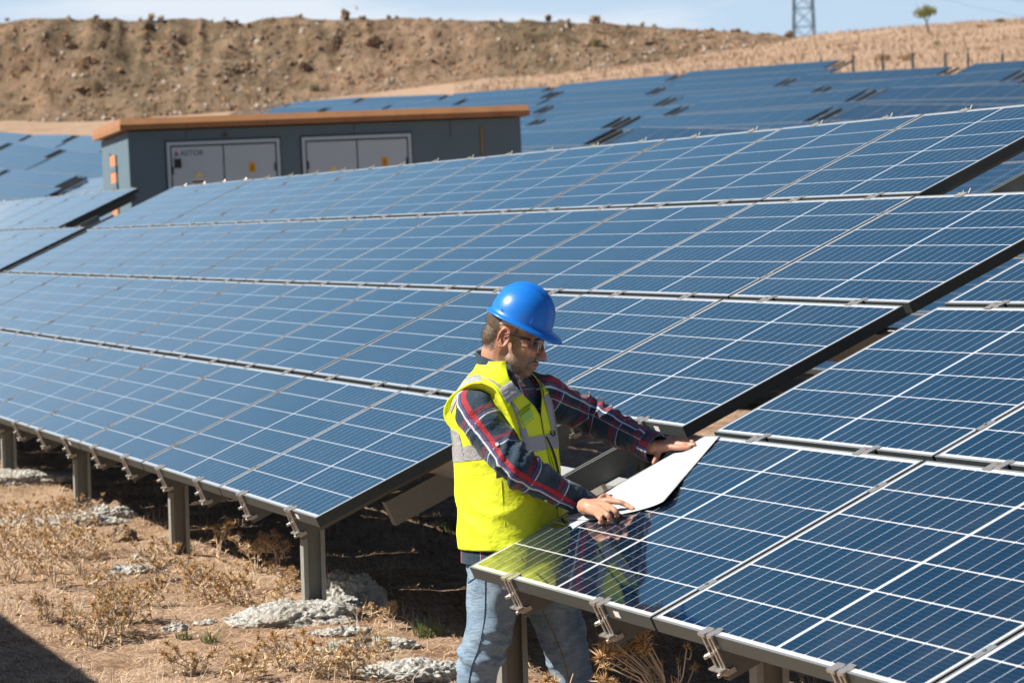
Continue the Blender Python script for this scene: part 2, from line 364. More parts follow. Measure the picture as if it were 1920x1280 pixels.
# ------------------------------------------------------------------ leafy things
def leaf_cloud(mb, cen, rad, n, size, mat=0, shell=.3):
    for _ in range(n):
        d = Vector((random.gauss(0, 1), random.gauss(0, 1), random.gauss(0, 1))).normalized() * random.uniform(shell, 1)
        if noise.noise(d * 2.3 + Vector(cen)) < -.22: continue
        p = Vector(cen) + Vector((d.x * rad[0], d.y * rad[1], d.z * rad[2])); a = Vector((random.gauss(0, 1), random.gauss(0, 1), random.gauss(0, 1))).normalized(); b = a.orthogonal().normalized()
        s = size * random.uniform(.6, 1.4)
        mb.add([p - a * s, p + b * s * .45, p + a * s, p - b * s * .45], [(0, 1, 2, 3)], mat)
def bush(px, py, D, r, h, label, mat, n=700, D_is_bank=False, name='bush'):
    if D_is_bank:
        d = ray(px, py); hit = bank_bvh.ray_cast(CAM + d * 150, d, 400)[0]; P = hit
    else: P = at(px, py, D); P.z = gsurf(P.x, P.y)
    mb = MB(); leaf_cloud(mb, (0, 0, h * .5), (r, r, h * .55), n, r * .09)
    for k in range(5): mb.tube([(0, 0, -.1), (random.uniform(-r, r) * .5, random.uniform(-r, r) * .5, h * .5)], r * .03, 4, 1)
    o = mb.build(name, [mat, M['bark']]); o.location = P; tag(o, label, 'bush'); return o
bush(1117, 88, 0, .62, 1.0, 'dark round bush casting a shadow on the embankment face', M['leaf'], 900, True)
bush(588, 172, 0, .6, 1.0, 'small green bush at the foot of the embankment above the building roof', M['leaf'], 500, True)
M['bush_rust'] = simple('rust_brown_twigs', (.33, .18, .07), .9, var=.4, scale=3)
# small tree on the hill
P = at(1741, 83, 262); P.z = gsurf(P.x, P.y)
TS = 1.0
tr = empty('small_tree', P); tag(tr, 'small lone tree with round olive crown and thin bent trunk on the dry hill', 'tree')
K = 1.35
mb = MB(); mb.tube([P + Vector((0, 0, -.2)), P + UP * .45 * K, P - RIGHT * .12 * K + UP * .75 * K, P - RIGHT * .3 * K + UP * 1.05 * K], [.09, .07, .06, .04], 6)
mb.tube([P - RIGHT * .1 * K + UP * .7 * K, P + RIGHT * .15 * K + UP * 1.1 * K, P + RIGHT * .3 * K + UP * 1.4 * K], [.05, .04, .02], 5)
for k in range(7): mb.tube([P - RIGHT * .25 * K + UP * 1.0 * K, P + (RIGHT * random.uniform(-.9, .3) + TOCAM * random.uniform(-.4, .4) + UP * random.uniform(1.1, 2.1)) * K], [.025, .010], 4)
mb.build('trunk', M['bark'], tr)
M['leaf2'] = simple('bright_olive_leaf', (.22, .23, .05), .85, var=.6, scale=1.2)  # brighter olive green of the tree crown
mb = MB(); leaf_cloud(mb, P + (UP * 1.3 - RIGHT * .38) * K, (.95, .9, .52), 1500, .07, shell=.1); leaf_cloud(mb, P + (RIGHT * .15 + UP * 1.4) * K, (.75, .7, .45), 800, .07); leaf_cloud(mb, P + (UP * 1.7 - RIGHT * .1) * K, (.4, .4, .3), 220, .06)
mb.build('crown', M['leaf2'], tr)
def hillP(px, py):
    """point where a view direction meets the hill"""
    for D in np.arange(120, 420, 1.0):
        p = at(px, py, D)
        if p.z < gz(p.x, p.y): return p
    return at(px, py, 300)
for px, py, r, h, mt, lb in ((1757, 84, .45, .5, 'leaf', 'low dark green bush beside the small lone tree on the hill'), (1655, 118, .6, .55, 'bush_rust', 'rust brown dome shaped bush left of its twin behind the fence posts'), (1697, 117, .6, .5, 'bush_rust', 'rust brown dome shaped bush right of its twin behind the fence posts'),
        (1875, 42, .6, .35, 'leaf', 'low dark bush on the hill crest at the right edge of the photo'), (1845, 92, .35, .4, 'bush_rust', 'small olive brown bush in the dry grass below the right crest'), (1840, 54, .5, .4, 'bush_rust', 'brown green bush on the hill just under the right crest')):
    p = hillP(px, py); mb = MB(); leaf_cloud(mb, (0, 0, h * .4), (r, r, h * .6), 350, r * .12); o = mb.build('bush', M[mt]); p.z = gsurf(p.x, p.y); o.location = p; tag(o, lb, 'bush')
# tufts of tall dry grass covering the hill (stuff)
mb = MB()
cnt = 0; Vv = []; Ff = []
for _ in range(34000):
    px = random.uniform(850, 1950); D = random.uniform(125, 300); p = at(px, 100, D); 
    Vv.append((p.x, p.y))
arr = np.array(Vv); Z = zground(arr[:, 0], arr[:, 1]); VV = []; FF = []
for (x, y), z in zip(arr, Z):
    hh = random.uniform(.15, .45); w = .05; a = random.random() * 6.28; lx, ly = random.uniform(-.12, .12), random.uniform(-.12, .12)
    b = len(VV); VV += [(x - math.cos(a) * w, y - math.sin(a) * w, z - .05), (x + math.cos(a) * w, y + math.sin(a) * w, z - .05), (x + lx, y + ly, z + hh)]; FF.append((b, b + 1, b + 2))
me = bpy.data.meshes.new('dry_hill_grass'); me.from_pydata(VV, [], FF); M['hilltuft'] = simple('hill_straw', (.50, .36, .25), .95, var=.35, scale=.4); me.materials.append(M['hilltuft'])
o = link(bpy.data.objects.new('dry_hill_grass', me)); tag(o, 'pale dry grass standing on the far hillside', 'grass', kind='stuff')
# ------------------------------------------------------------------ fence on the hill
M['fencem'] = simple('dark_fence_steel', (.07, .09, .10), .7); fr = None; fpos = [(1600, 150), (1656, 148), (1712, 150), (1773, 148), (1816, 150), (1880, 148)]; ext = [1540, 1950, 2010]
pts = []
for px in sorted([f[0] for f in fpos] + ext): 
    p = at(px, 150, 150 + (px - 1600) * .004); p.z = gsurf(p.x, p.y); pts.append(p)
fr = empty('wire_fence', pts[0]); tag(fr, 'wire fence with thin dark posts crossing the dry hill behind the panels', 'fence')
FH = []
for i, p in enumerate(pts):
    top = at([1540, 1600, 1656, 1712, 1773, 1816, 1880, 1950, 2010][i], [112, 104, 103, 100, 100, 100, 102, 102, 102][i], (p - CAM).dot(Vector((RR[0][1], RR[1][1], RR[2][1])))); H = max(1.2, top.z - p.z); FH.append(H)
    mb = MB(); mb.box(-.05, .05, -.05, .05, -.4, H); mb.box(-.02, .02, -.02, .02, H, H + .25); o = mb.build('post', M['fencem']); o.location = p; parent(o, fr, o.matrix_basis.copy())
mb = MB()
for k in (.25, .5, .75, .97):
    mb.tube([p + UP * H * k for p, H in zip(pts, FH)], .006, 3)
mb.build('wire', M['galv'], fr)
# ------------------------------------------------------------------ lattice tower
P = at(1508, 84, 600); P.z = gz(P.x, P.y) - .5
tw = empty('lattice_tower', P); tag(tw, 'grey steel lattice power tower rising behind the hill crest', 'power tower')
M['tower'] = simple('tower_steel', (.09, .14, .19), .6, .1)
hw = lambda z: 2.15 - .028 * z if z < 24 else 1.48
mb = MB(); yv = Vector((TOCAM.x, TOCAM.y, 0)); rv = RIGHT
cs = [(1, 1), (1, -1), (-1, -1), (-1, 1)]
def cpnt(c, z): return P + rv * c[0] * hw(z) + yv * c[1] * hw(z) + UP * z
for c in cs:
    lg = MB(); lg.tube([cpnt(c, 0), cpnt(c, 24), cpnt(c, 34)], .19, 4); lg.build('leg', M['tower'], tw)
zz = [0, 4.2, 8, 11.6, 15, 18.3, 21.3, 24, 27, 30, 34]
for i in range(len(zz) - 1):
    for k in range(4):
        a, b = cs[k], cs[(k + 1) % 4]
        mb.tube([cpnt(a, zz[i]), cpnt(b, zz[i + 1])], .085, 3); mb.tube([cpnt(b, zz[i]), cpnt(a, zz[i + 1])], .085, 3); mb.tube([cpnt(a, zz[i + 1]), cpnt(b, zz[i + 1])], .09, 3)
mb.build('bracing', M['tower'], tw)
for z in (24, 28, 32):
    am = MB()
    for sgn in (1, -1):
        tip = P + rv * sgn * 7 + UP * z
        for c in cs:
            if c[0] == sgn: am.tube([cpnt(c, z), tip], .06, 3); am.tube([cpnt(c, z + 1.6), tip], .05, 3)
    am.build('cross_arm', M['tower'], tw)
for z in (24, 28, 32):
    for sgn in (1, -1):
        a = P + rv * sgn * 7 + UP * (z - .8); mbw = MB()
        for dirv in (yv * 1.0 + rv * .25, -yv * 1.0 + rv * .6):
            mbw.tube([a + dirv * 260 * s + UP * (s * (s - 1) * 4 * 9 * 1 + 0) for s in np.linspace(0, 1, 12)], .03, 3)
        o = mbw.build('power_line', M['tower']); tag(o, 'thin power cable strung from a cross arm of the lattice tower', 'cable', 'power cables of the lattice tower')
# bird
p = at(668, 17, 120); mb = MB(); mb.tube([p - RIGHT * .12, p, p + RIGHT * .1], [.01, .035, .01], 6); mb.add([p, p - RIGHT * .05 + UP * .1 + TOCAM * .12, p + RIGHT * .05 + UP * .1 + TOCAM * .12], [(0, 1, 2)]); mb.add([p, p - RIGHT * .05 + UP * .1 - TOCAM * .12, p + RIGHT * .05 + UP * .1 - TOCAM * .12], [(0, 1, 2)])
o = mb.build('bird', M['white'], smooth=True); tag(o, 'tiny white bird flying above the crest of the embankment', 'bird')
# ------------------------------------------------------------------ solar tables
L, W, PG, RG = 1.675, .995, .02, .0272; P_ = L + PG; RP = W + RG
def tmat(O, yaw, s, t):
    return Matrix.Translation(O) @ (Matrix.Rotation(yaw, 4, 'Z') @ Matrix.Rotation(-s, 4, 'Y') @ Matrix.Rotation(t, 4, 'X'))
mb = MB(); e = .0075
mb.add([(e, e, -.0015), (L - e, e, -.0015), (L - e, W - e, -.0015), (e, W - e, -.0015)], [(0, 1, 2, 3)], 0, [[(e, e), (L - e, e), (L - e, W - e), (e, W - e)]])
mb.add([(e, e, -.0065), (L - e, e, -.0065), (L - e, W - e, -.0065), (e, W - e, -.0065)], [(3, 2, 1, 0)], 1)
ME_GLASS = mb.mesh('solar_panel', [M['panel'], M['backsheet']])
mb = MB(); d = .045
out = [(0, 0), (L, 0), (L, W), (0, W)]; inn = [(e, e), (L - e, e), (L - e, W - e), (e, W - e)]
b_ = .0012
o2 = [(b_, b_), (L - b_, b_), (L - b_, W - b_), (b_, W - b_)]
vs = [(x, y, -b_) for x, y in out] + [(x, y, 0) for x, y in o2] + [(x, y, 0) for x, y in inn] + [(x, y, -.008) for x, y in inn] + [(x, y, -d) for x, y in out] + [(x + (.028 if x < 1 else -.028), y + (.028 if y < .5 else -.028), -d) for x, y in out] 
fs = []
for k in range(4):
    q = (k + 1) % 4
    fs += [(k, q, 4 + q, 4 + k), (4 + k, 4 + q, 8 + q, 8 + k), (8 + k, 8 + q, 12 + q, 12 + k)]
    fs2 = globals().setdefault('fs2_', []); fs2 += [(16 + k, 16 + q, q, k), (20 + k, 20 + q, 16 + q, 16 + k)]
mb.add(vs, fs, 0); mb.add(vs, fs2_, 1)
M['side'] = m_metal('frame_side_shaded', (.060, .075, .074), .42, scale=14, metal=.2, var=.5)  # frame metal darker than the lips: shade of the sides put into the colour
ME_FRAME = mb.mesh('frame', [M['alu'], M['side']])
# rafter: lipped channel going up the slope, open end to the front
def channel(x, y0, y1, zt, w=.042, h=.095, t=.004, mat=0):
    m = MB(); x0, x1 = x - w / 2, x + w / 2; zb = zt - h
    m.box(x0, x0 + t, y0, y1, zb, zt, mat); m.box(x1 - t, x1, y0, y1, zb, zt, mat); m.box(x0 + t, x1 - t, y0, y1, zb, zb + t, mat)
    m.box(x0 + t, x0 + .014, y0, y1, zt - t, zt, mat); m.box(x1 - .014, x1 - t, y0, y1, zt - t, zt, mat)
    return m
def clamp_front():
    m = MB()                       # origin: panel edge top, y=0 edge; outward is -y
    m.box(-.052, -.006, -.004, .026, .0006, .0036, 0); m.box(.010, .046, -.006, .032, .0006, .0042, 0)   # the two hooks on the frame
    m.box(-.052, -.006, -.012, -.004, -.006, .0036, 0); m.box(.010, .046, -.012, -.006, -.006, .0042, 0)
    m.box(-.030, -.019, -.013, -.010, -.125, -.004, 0); m.box(.012, .023, -.014, -.011, -.125, -.004, 0); m.box(.034, .044, -.012, -.009, -.10, -.004, 0)
    m.box(-.008, .0, -.020, -.016, -.10, -.03, 0)
    m.box(-.040, .004, -.024, -.008, -.062, -.058, 0); m.box(-.042, -.004, -.030, -.006, -.104, -.099, 0); m.box(.0, .040, -.030, -.006, -.104, -.099, 0)
    m.tube([(.026, -.036, -.112), (.026, .0, -.112)], .006, 6); m.tube([(-.02, -.034, -.06), (-.02, -.0, -.06)], .006, 6)
    m.box(-.028, .030, -.012, .02, -.125, -.110, 0)
    return m.mesh('clamp', M['clamp'])
def clamp_gap():
    m = MB(); g = RG
    m.box(-.045, .0, -.018, g + .004, .0006, .0035); m.box(.006, .045, -g * .2, g + .020, .0006, .0042)
    m.box(-.04, .04, g * .2, g * .8, -.06, .0006); m.tube([(.0, g * .5, -.02), (.0, g * .5, .009)], .006, 6)
    return m.mesh('clamp', M['clamp'])
def clamp_top():
    m = MB(); m.box(-.035, .0, -.020, .003, .0006, .0026); m.box(.010, .04, -.022, .004, .0006, .0030); m.box(-.035, .04, .003, .009, -.08, .003)
    m.tube([(.03, .01, -.01), (.03, .035, .008)], .005, 6); m.tube([(-.02, .01, -.01), (-.02, .025, .004)], .004, 6); return m.mesh('clamp', M['galv'])
ME_CF, ME_CG, ME_CT = clamp_front(), clamp_gap(), clamp_top()
mb = MB(); mb.box(-.017, .017, -.03, .03, .0006, .003); mb.tube([(0, 0, .002), (0, 0, .008)], .006, 6); ME_MID = mb.mesh('mid_clamp', M['alu'])
def cpost(x, y, zt, zb, name='post'):
    m = MB(); w, dd, t, lip = .10, .055, .004, .02           # web on the far side, lips towards +x
    y0, y1 = y - w / 2, y + w / 2; x0, x1 = x - dd / 2, x + dd / 2
    m.box(x0, x0 + t, y0 + t, y1 - t, zb, zt); m.box(x0, x1, y0, y0 + t, zb, zt); m.box(x0, x1, y1 - t, y1, zb, zt)
    m.box(x1 - t, x1, y0 + t, y0 + lip, zb, zt); m.box(x1 - t, x1, y1 - lip, y1 - t, zb, zt)
    return m
class Table:
    def __init__(s, name, T, x_base, label, group=None, cat='solar array'):
        s.T = T; bp = T @ Vector((x_base, .3, 0)); s.e = empty(name, (bp.x, bp.y, gz(bp.x, bp.y))); tag(s.e, label, cat, group)
    def put(s, me, x, y, z=0, name=None, par=None):
        o = link(bpy.data.objects.new(name or me.name, me)); o.matrix_basis = s.T @ Matrix.Translation((x, y, z)); parent(o, par or s.e, o.matrix_basis.copy()); return o
def near_table(label, T, rows, clampn=100):
    """rows: {row: (k0, k1)} panel columns k0..k1 (exclusive)"""
    kmin = min(r[0] for r in rows.values()); kmax = max(r[1] for r in rows.values())
    t = Table('solar_array', T, (kmin + kmax) * P_ / 2, label)
    cl = []; mids = []
    def raised(k): return 0
    for r, (k0, k1) in rows.items():
        y = (r - 2) * RP
        for k in range(k0, k1):
            jz = random.uniform(-.0015, .0015)
            p = t.put(ME_GLASS, k * P_, y, jz); f = link(bpy.data.objects.new('frame', ME_FRAME)); parent(f, p, t.T @ Matrix.Translation((k * P_, y, jz)))
            for fx in (.25, .75):
                x = k * P_ + L * fx
                if r == 1: cl.append((ME_CF, x, y))
                up = rows.get(r + 1)
                if up and up[0] <= k < up[1]: cl.append((ME_CG, x, y + W))
                else: cl.append((ME_CT, x, y + W))
                dn = rows.get(r - 1)
                if r > 1 and not (dn and dn[0] <= k < dn[1]): cl.append((ME_CF, x, y))
            if k < k1 - 1:
                for fy in (.2, .82): mids.append((ME_MID, k * P_ + L + PG / 2, y + W * fy))
    for lst, nm in ((cl, 'clamp'), (mids, 'mid_clamp')):
        def dist(q): w = t.T @ Vector((q[1], q[2], 0)); return (w - CAM).length
        lst.sort(key=dist)
        for me, x, y in lst[:clampn]: t.put(me, x, y)
        rest = lst[clampn:]
        if rest:
            m = MB()
            for me, x, y in rest: m.add([Vector(v.co) + Vector((x, y, 0)) for v in me.vertices], [tuple(p.vertices) for p in me.polygons])
            o = m.build(nm, M['clamp'] if nm == 'clamp' else M['alu']); o.matrix_basis = t.T; parent(o, t.e, t.T.copy()); o['kind'] = 'stuff'
    zt = -.047
    for k in range(kmin, kmax):
        for fx in (.25, .75):
            rr = [r for r, (a, b) in rows.items()]
            o = channel(k * P_ + L * fx, -RP - .006 if rows[1][0] <= k < rows[1][1] else (-.60 if fx > .5 else -.12), 3 * RP + .0 if rows[4][0] <= k < rows[4][1] else 2.42, zt).build('rafter', M['galv_dk']); o.matrix_basis = t.T; parent(o, t.e, t.T.copy())
    for y in (-.21, 1.05, 2.25):
        m = MB(); m.box(kmin * P_ + .02, kmax * P_ - .05, y - .03, y + .03, zt - .095 - .14, zt - .097); o = m.build('purlin', M['galv_lt']); o.matrix_basis = t.T; parent(o, t.e, t.T.copy())
    return t
def posts(t, xs_, skip_girder=(), top_off=.19, front_y=-.68, rear_y=2.0):
    for i, x in enumerate(xs_):
        for y in (front_y, rear_y):
            n = t.T.to_3x3() @ Vector((0, 0, 1)); o0 = t.T.translation
            zpl = o0.z - (n.x * (x - o0.x) + n.y * (y - o0.y)) / n.z
            g_ = gsurf(x, y)
            off = .145 if y < 0 else .30
            o = cpost(x, y, zpl - off, g_ - .25).build('post', M['galv']); parent(o, t.e, o.matrix_basis.copy())
            if y > 0:
                pass
        m = MB(); Ti = t.T.inverted(); a = Ti @ Vector((x, front_y - .0, 0)); b = Ti @ Vector((x, rear_y + .5, 0))
        if i not in skip_girder:
            m.box(a.x - .03, a.x + .03, a.y + .12, b.y, -.047 - .095 - .14 - .12, -.047 - .095 - .142)
            o = m.build('girder', M['galv']); o.matrix_basis = t.T; parent(o, t.e, t.T.copy())
TA = tmat((0, 0, 0), 0, -.0087, .4284)
A = near_table('long solar array across the middle of the photo, from the man to the far left', TA, {1: (-12, -1), 2: (-12, 0), 3: (-12, 0), 4: (-12, -1)})
posts(A, [-.03 - 2.66 * i for i in range(8)], skip_girder=(0,))
TB = tmat((.2734 + 0, -.93318, -.42727), -.0037, .0045, .4299) @ Matrix.Translation((0, RP, 0))
B = near_table('nearest solar array in the right foreground with the paper plan on its left corner', TB, {1: (0, 4), 2: (0, 4), 3: (0, 4), 4: (1, 4)})
posts(B, [2.21 + 2.66 * i for i in range(2)])
TC = TA @ Matrix.Translation((-12 * P_ - .06, 0, .028))
Cc = near_table('pale solar array at the left edge ending before the grey building', TC, {1: (-9, -1), 2: (-9, 0), 3: (-9, 0), 4: (-9, -1)}, 60)
posts(Cc, [-12 * P_ - 1.2 - 2.66 * i for i in range(5)])
# stickers on two frames
def sticker(t, x, y, par, w=.045):
    m = MB(); m.box(x, x + w, y - .0012, y - .0004, -.034, -.014); o = m.build('sticker', M['white']); o.matrix_basis = t.T; parent(o, t.e, t.T.copy())
sticker(A, -.31, 0, A); sticker(B, P_ - .33, -RP, B); sticker(A, -P_ - .36, -RP, A); sticker(A, -4 * P_ - .33, -RP, A)
# ------------------------------------------------------------------ far field of tables
ORD = ['first', 'second', 'third', 'fourth', 'fifth', 'sixth', 'seventh', 'eighth', 'ninth', 'tenth', 'eleventh', 'twelfth']
def far_meshes(n, short):
    out = []
    for r in (1, 2, 3, 4):
        m = MB(); nn = n - (1 if r in (1, 4) else 0); y = (r - 2) * RP
        for k in range(nn):
            x = (k - n) * P_
            m.add([(x + .004, y, 0), (x + L - .004, y, 0), (x + L - .004, y + W, 0), (x + .004, y + W, 0)], [(0, 1, 2, 3)], 0, [[(0, 0), (L, 0), (L, W), (0, W)]])
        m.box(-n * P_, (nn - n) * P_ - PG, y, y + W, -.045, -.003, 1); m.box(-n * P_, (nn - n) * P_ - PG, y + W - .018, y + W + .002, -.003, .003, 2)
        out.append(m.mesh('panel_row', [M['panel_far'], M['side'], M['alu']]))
    m = MB()
    for k in range(n): 
        for fx in (.25, .75): x = (k - n) * P_ + L * fx; m.box(x - .03, x + .03, -RP, 3 * RP, -.15, -.048)
    for k in (0, 2.4, 4.0, 5.6, 7.2, 8.8, 10.6): 
        if k < n: x = (k - n) * P_ + .4; m.box(x - .05, x + .05, -.75, -.65, -2.2, -.15); m.box(x - .05, x + .05, 2.1, 2.2, -3.6, -.15)
    m.box(-n * P_, -.05, .95, 1.05, -.3, -.15)
    out.append(m.mesh('support_frame', M['galv_dk'])); return out
FM = {12: far_meshes(12, 0), 9: far_meshes(9, 0)}
def far_table(xr, y0, idx, nc, rowname, dz=0):
    """xr: X of the right end, y0: Y of the row 2 bottom edge"""
    xl = xr - nc * P_
    z1 = gz(xr, y0 - .5) + .95 + dz; z0 = gz(xl, y0 - .5) + .95 + dz
    s = math.atan2(z1 - z0, nc * P_)
    T = tmat((xr, y0, z1), random.uniform(-.006, .006), s + random.uniform(-.004, .004), .4284 + random.uniform(-.022, .022))
    e_ = empty('solar_array', (xr - 10, y0, gz(xr - 10, y0) )); tag(e_, f'distant solar array, {ORD[idx]} from the right in {rowname}', 'solar array', 'distant solar arrays on the hillside behind the building')
    for me in FM[nc]:
        o = link(bpy.data.objects.new(me.name, me)); o.matrix_basis = T; parent(o, e_, T.copy())
    return e_
far_rows = [(6.98, -2, 12, 1, 0), (13.96, -34.4, 9, 8, 0), (20.94, -44, 9, 9, 0), (27.92, -45.5, 9, 10, 0), (34.9, -57.3, 9, 8, 0), (41.9, -75.2, 9, 8, 0), (48.9, -78, 9, 8, 0), (55.8, -117.7, 12, 6, 0)]
for ri, (y0, x_right, nc, n, dz) in enumerate(far_rows):
    for i in range(n):
        far_table(x_right - i * (nc * P_ + .07), y0, i, nc, f'the {ORD[ri]} row behind the middle array', dz)
# ------------------------------------------------------------------ concrete footings and stones
def footing(px, py, D, rx, ry, rz, label, seed, grp=None, yaw=0, mat='conc'):
    bm = bmesh.new(); bmesh.ops.create_icosphere(bm, subdivisions=6, radius=1)
    for v in bm.verts:
        p = v.co.copy(); k = 1 + noise.fractal(p * 1.4 + Vector((seed * 5.1, 0, 2)), 1.0, 2.2, 3) * .25
        v.co = Vector((p.x * rx * k, p.y * ry * k, p.z * rz * (1 + noise.noise(p * 2 + Vector((seed, 1, 1))) * .5)))
        q = v.co * 42; dd = (.45 - noise.voronoi(q)[0][0]) * .026 + noise.noise(q * 2.5) * .004 + noise.noise(v.co * 9) * .012; v.co += p * dd
    me = bpy.data.meshes.new('concrete_footing'); bm.to_mesh(me); bm.free(); me.materials.append(M[mat]); me.polygons.foreach_set('use_smooth', [True] * len(me.polygons))
    o = link(bpy.data.objects.new('concrete_footing' if mat == 'conc' else 'stone', me)); P = at(px, py, D); P.z = gsurf(P.x, P.y) + rz * .12; o.location = P; o.rotation_euler = (0, 0, yaw)
    tag(o, label, 'concrete lump' if mat == 'conc' else 'stone', grp); return o
def gD(px, py):
    for D in np.arange(8.5, 30, .03):
        p = at(px, py, D)
        if p.z < gsurf(p.x, p.y): return D
    return 12
FTS = [(560, 1165, .30, .24, .07, 'rough pale concrete slab on the soil in front of the post nearest the man'), (650, 1138, .17, .12, .13, 'knobbly concrete mound right of the post nearest the man'), (620, 1150, .16, .12, .06, 'rough concrete collar at the foot of the post nearest the man'),
       (90, 985, .42, .16, .05, 'flat rough concrete slab left of the third post from the man'), (190, 975, .22, .12, .07, 'lumpy concrete piece right behind the third post from the man'), (252, 1075, .16, .10, .04, 'small pale concrete piece left of the second post from the man'), (270, 1052, .07, .07, .05, 'small concrete lump at the foot of the second post from the man'),
       (20, 903, .50, .18, .07, 'pale concrete slab under the leftmost visible post'), (330, 1182, .06, .04, .03, 'small grey concrete bit lying on the open soil'), (385, 1170, .05, .04, .02, 'flat grey concrete chip right of the small bit on the open soil'), (770, 1265, .20, .13, .05, 'rough concrete patch left of the left knee of the man'), (690, 1215, .22, .12, .03, 'low crumbled concrete patch below the knobbly mound'), (640, 1190, .13, .08, .03, 'small crumbled concrete patch at the front edge of the pale slab')]
for i, (px, py, rx, ry, rz, lb) in enumerate(FTS):
    footing(px, py, gD(px, py), ry, rx, rz, lb, i + 1, yaw=random.uniform(-.3, .1))
footing(230, 1012, gD(230, 1012), .09, .08, .07, 'dark brown stone on the soil left of the second post from the man', 33, mat='rock')
footing(232, 965, gD(232, 965), .16, .10, .08, 'dark stone beside the lumpy concrete piece in the shade edge', 35, mat='rock')
# ------------------------------------------------------------------ transformer building
HB = 2.84; zg = -.17; P0 = at(246, 250, 45); P0.z = zg
fd = (RIGHT * .968 - TOCAM * .252); fd.z = .0195; fd.normalize(); sd = Vector((-fd.y, fd.x, 0)).normalized(); sd = sd if sd.dot(TOCAM) < 0 else -sd; ud = Vector((0, 0, 1)); ud = fd.cross(sd).normalized(); ud = ud if ud.z > 0 else -ud
LB, DB = 6.25, 3.5
BW = Matrix((( fd.x, sd.x, ud.x, P0.x), (fd.y, sd.y, ud.y, P0.y), (fd.z, sd.z, ud.z, P0.z), (0, 0, 0, 1)))
bld = empty('transformer_building', BW @ Vector((LB / 2, DB / 2, 0))); tag(bld, 'grey blue transformer building with orange roof edge and two pairs of pale doors', 'building')
M['wall'] = simple('painted_wall', (.12, .19, .24), .85, var=.12, scale=1.5, bump=.15, bscale=60)
M['wall_end'] = M['wall']
M['door'] = simple('door_paint', (.46, .59, .67), .55, var=.05, scale=2)
M['orange'] = simple('orange_roof_paint', (.36, .175, .075), .6, var=.25, scale=3)
M['seal'] = simple('dark_seam', (.05, .08, .10), .8); M['yellow'] = simple('yellow_sign', (.80, .42, .02), .5, var=.05); M['ventor'] = simple('orange_slats', (.62, .27, .13), .6, var=.1)
def bb(par, name, mat, *bx_, bev=0):
    m = MB()
    for b in bx_: m.box(*b)
    o = m.build(name, mat); o.matrix_basis = BW; parent(o, par, BW.copy()); return o
wl = bb(bld, 'wall', M['wall'], (0, LB, 0, DB, -1, HB))
for x in (.9, 3.55, 5.1): bb(bld, 'panel_seam', M['seal'], (x - .006, x + .006, -.004, 0.01, HB - .28, HB))
# roof slab: fascia and a sloped upper band
m = MB(); ov = .13; z0, z1, z2 = HB + .02, HB + .10, HB + .195; iv = .16
a = [(-ov, -ov), (LB + ov, -ov), (LB + ov, DB + ov), (-ov, DB + ov)]; b = [(-ov + .02, -ov + iv * .5), (LB + ov - .02, -ov + iv * .5), (LB + ov - .02, DB + ov - iv), (-ov + .02, DB + ov - iv)]
vs = [(x, y, z0) for x, y in a] + [(x, y, z1) for x, y in a] + [(x, y, z2) for x, y in b]
fs = [(3, 2, 1, 0), (8, 9, 10, 11)] + [(i, (i + 1) % 4, 4 + (i + 1) % 4, 4 + i) for i in range(4)] + [(4 + i, 4 + (i + 1) % 4, 8 + (i + 1) % 4, 8 + i) for i in range(4)]
m.add(vs, fs); rf = m.build('roof', M['orange']); rf.matrix_basis = BW; parent(rf, bld, BW.copy())
for x in np.arange(.9, LB, 1.25): bb(rf, 'roof_joint', simple('roof_joint_paint', (.20, .09, .04), .7), (x - .006, x + .006, -ov - .004, -ov + .02, z0 + .002, z1 - .004))
def dpx(px): # position along the front wall for a column of the photo
    d = ray(px, 280); n = sd; t_ = (BW.translation - CAM).dot(n) / d.dot(n); return (CAM + d * t_ - BW.translation).dot(fd)
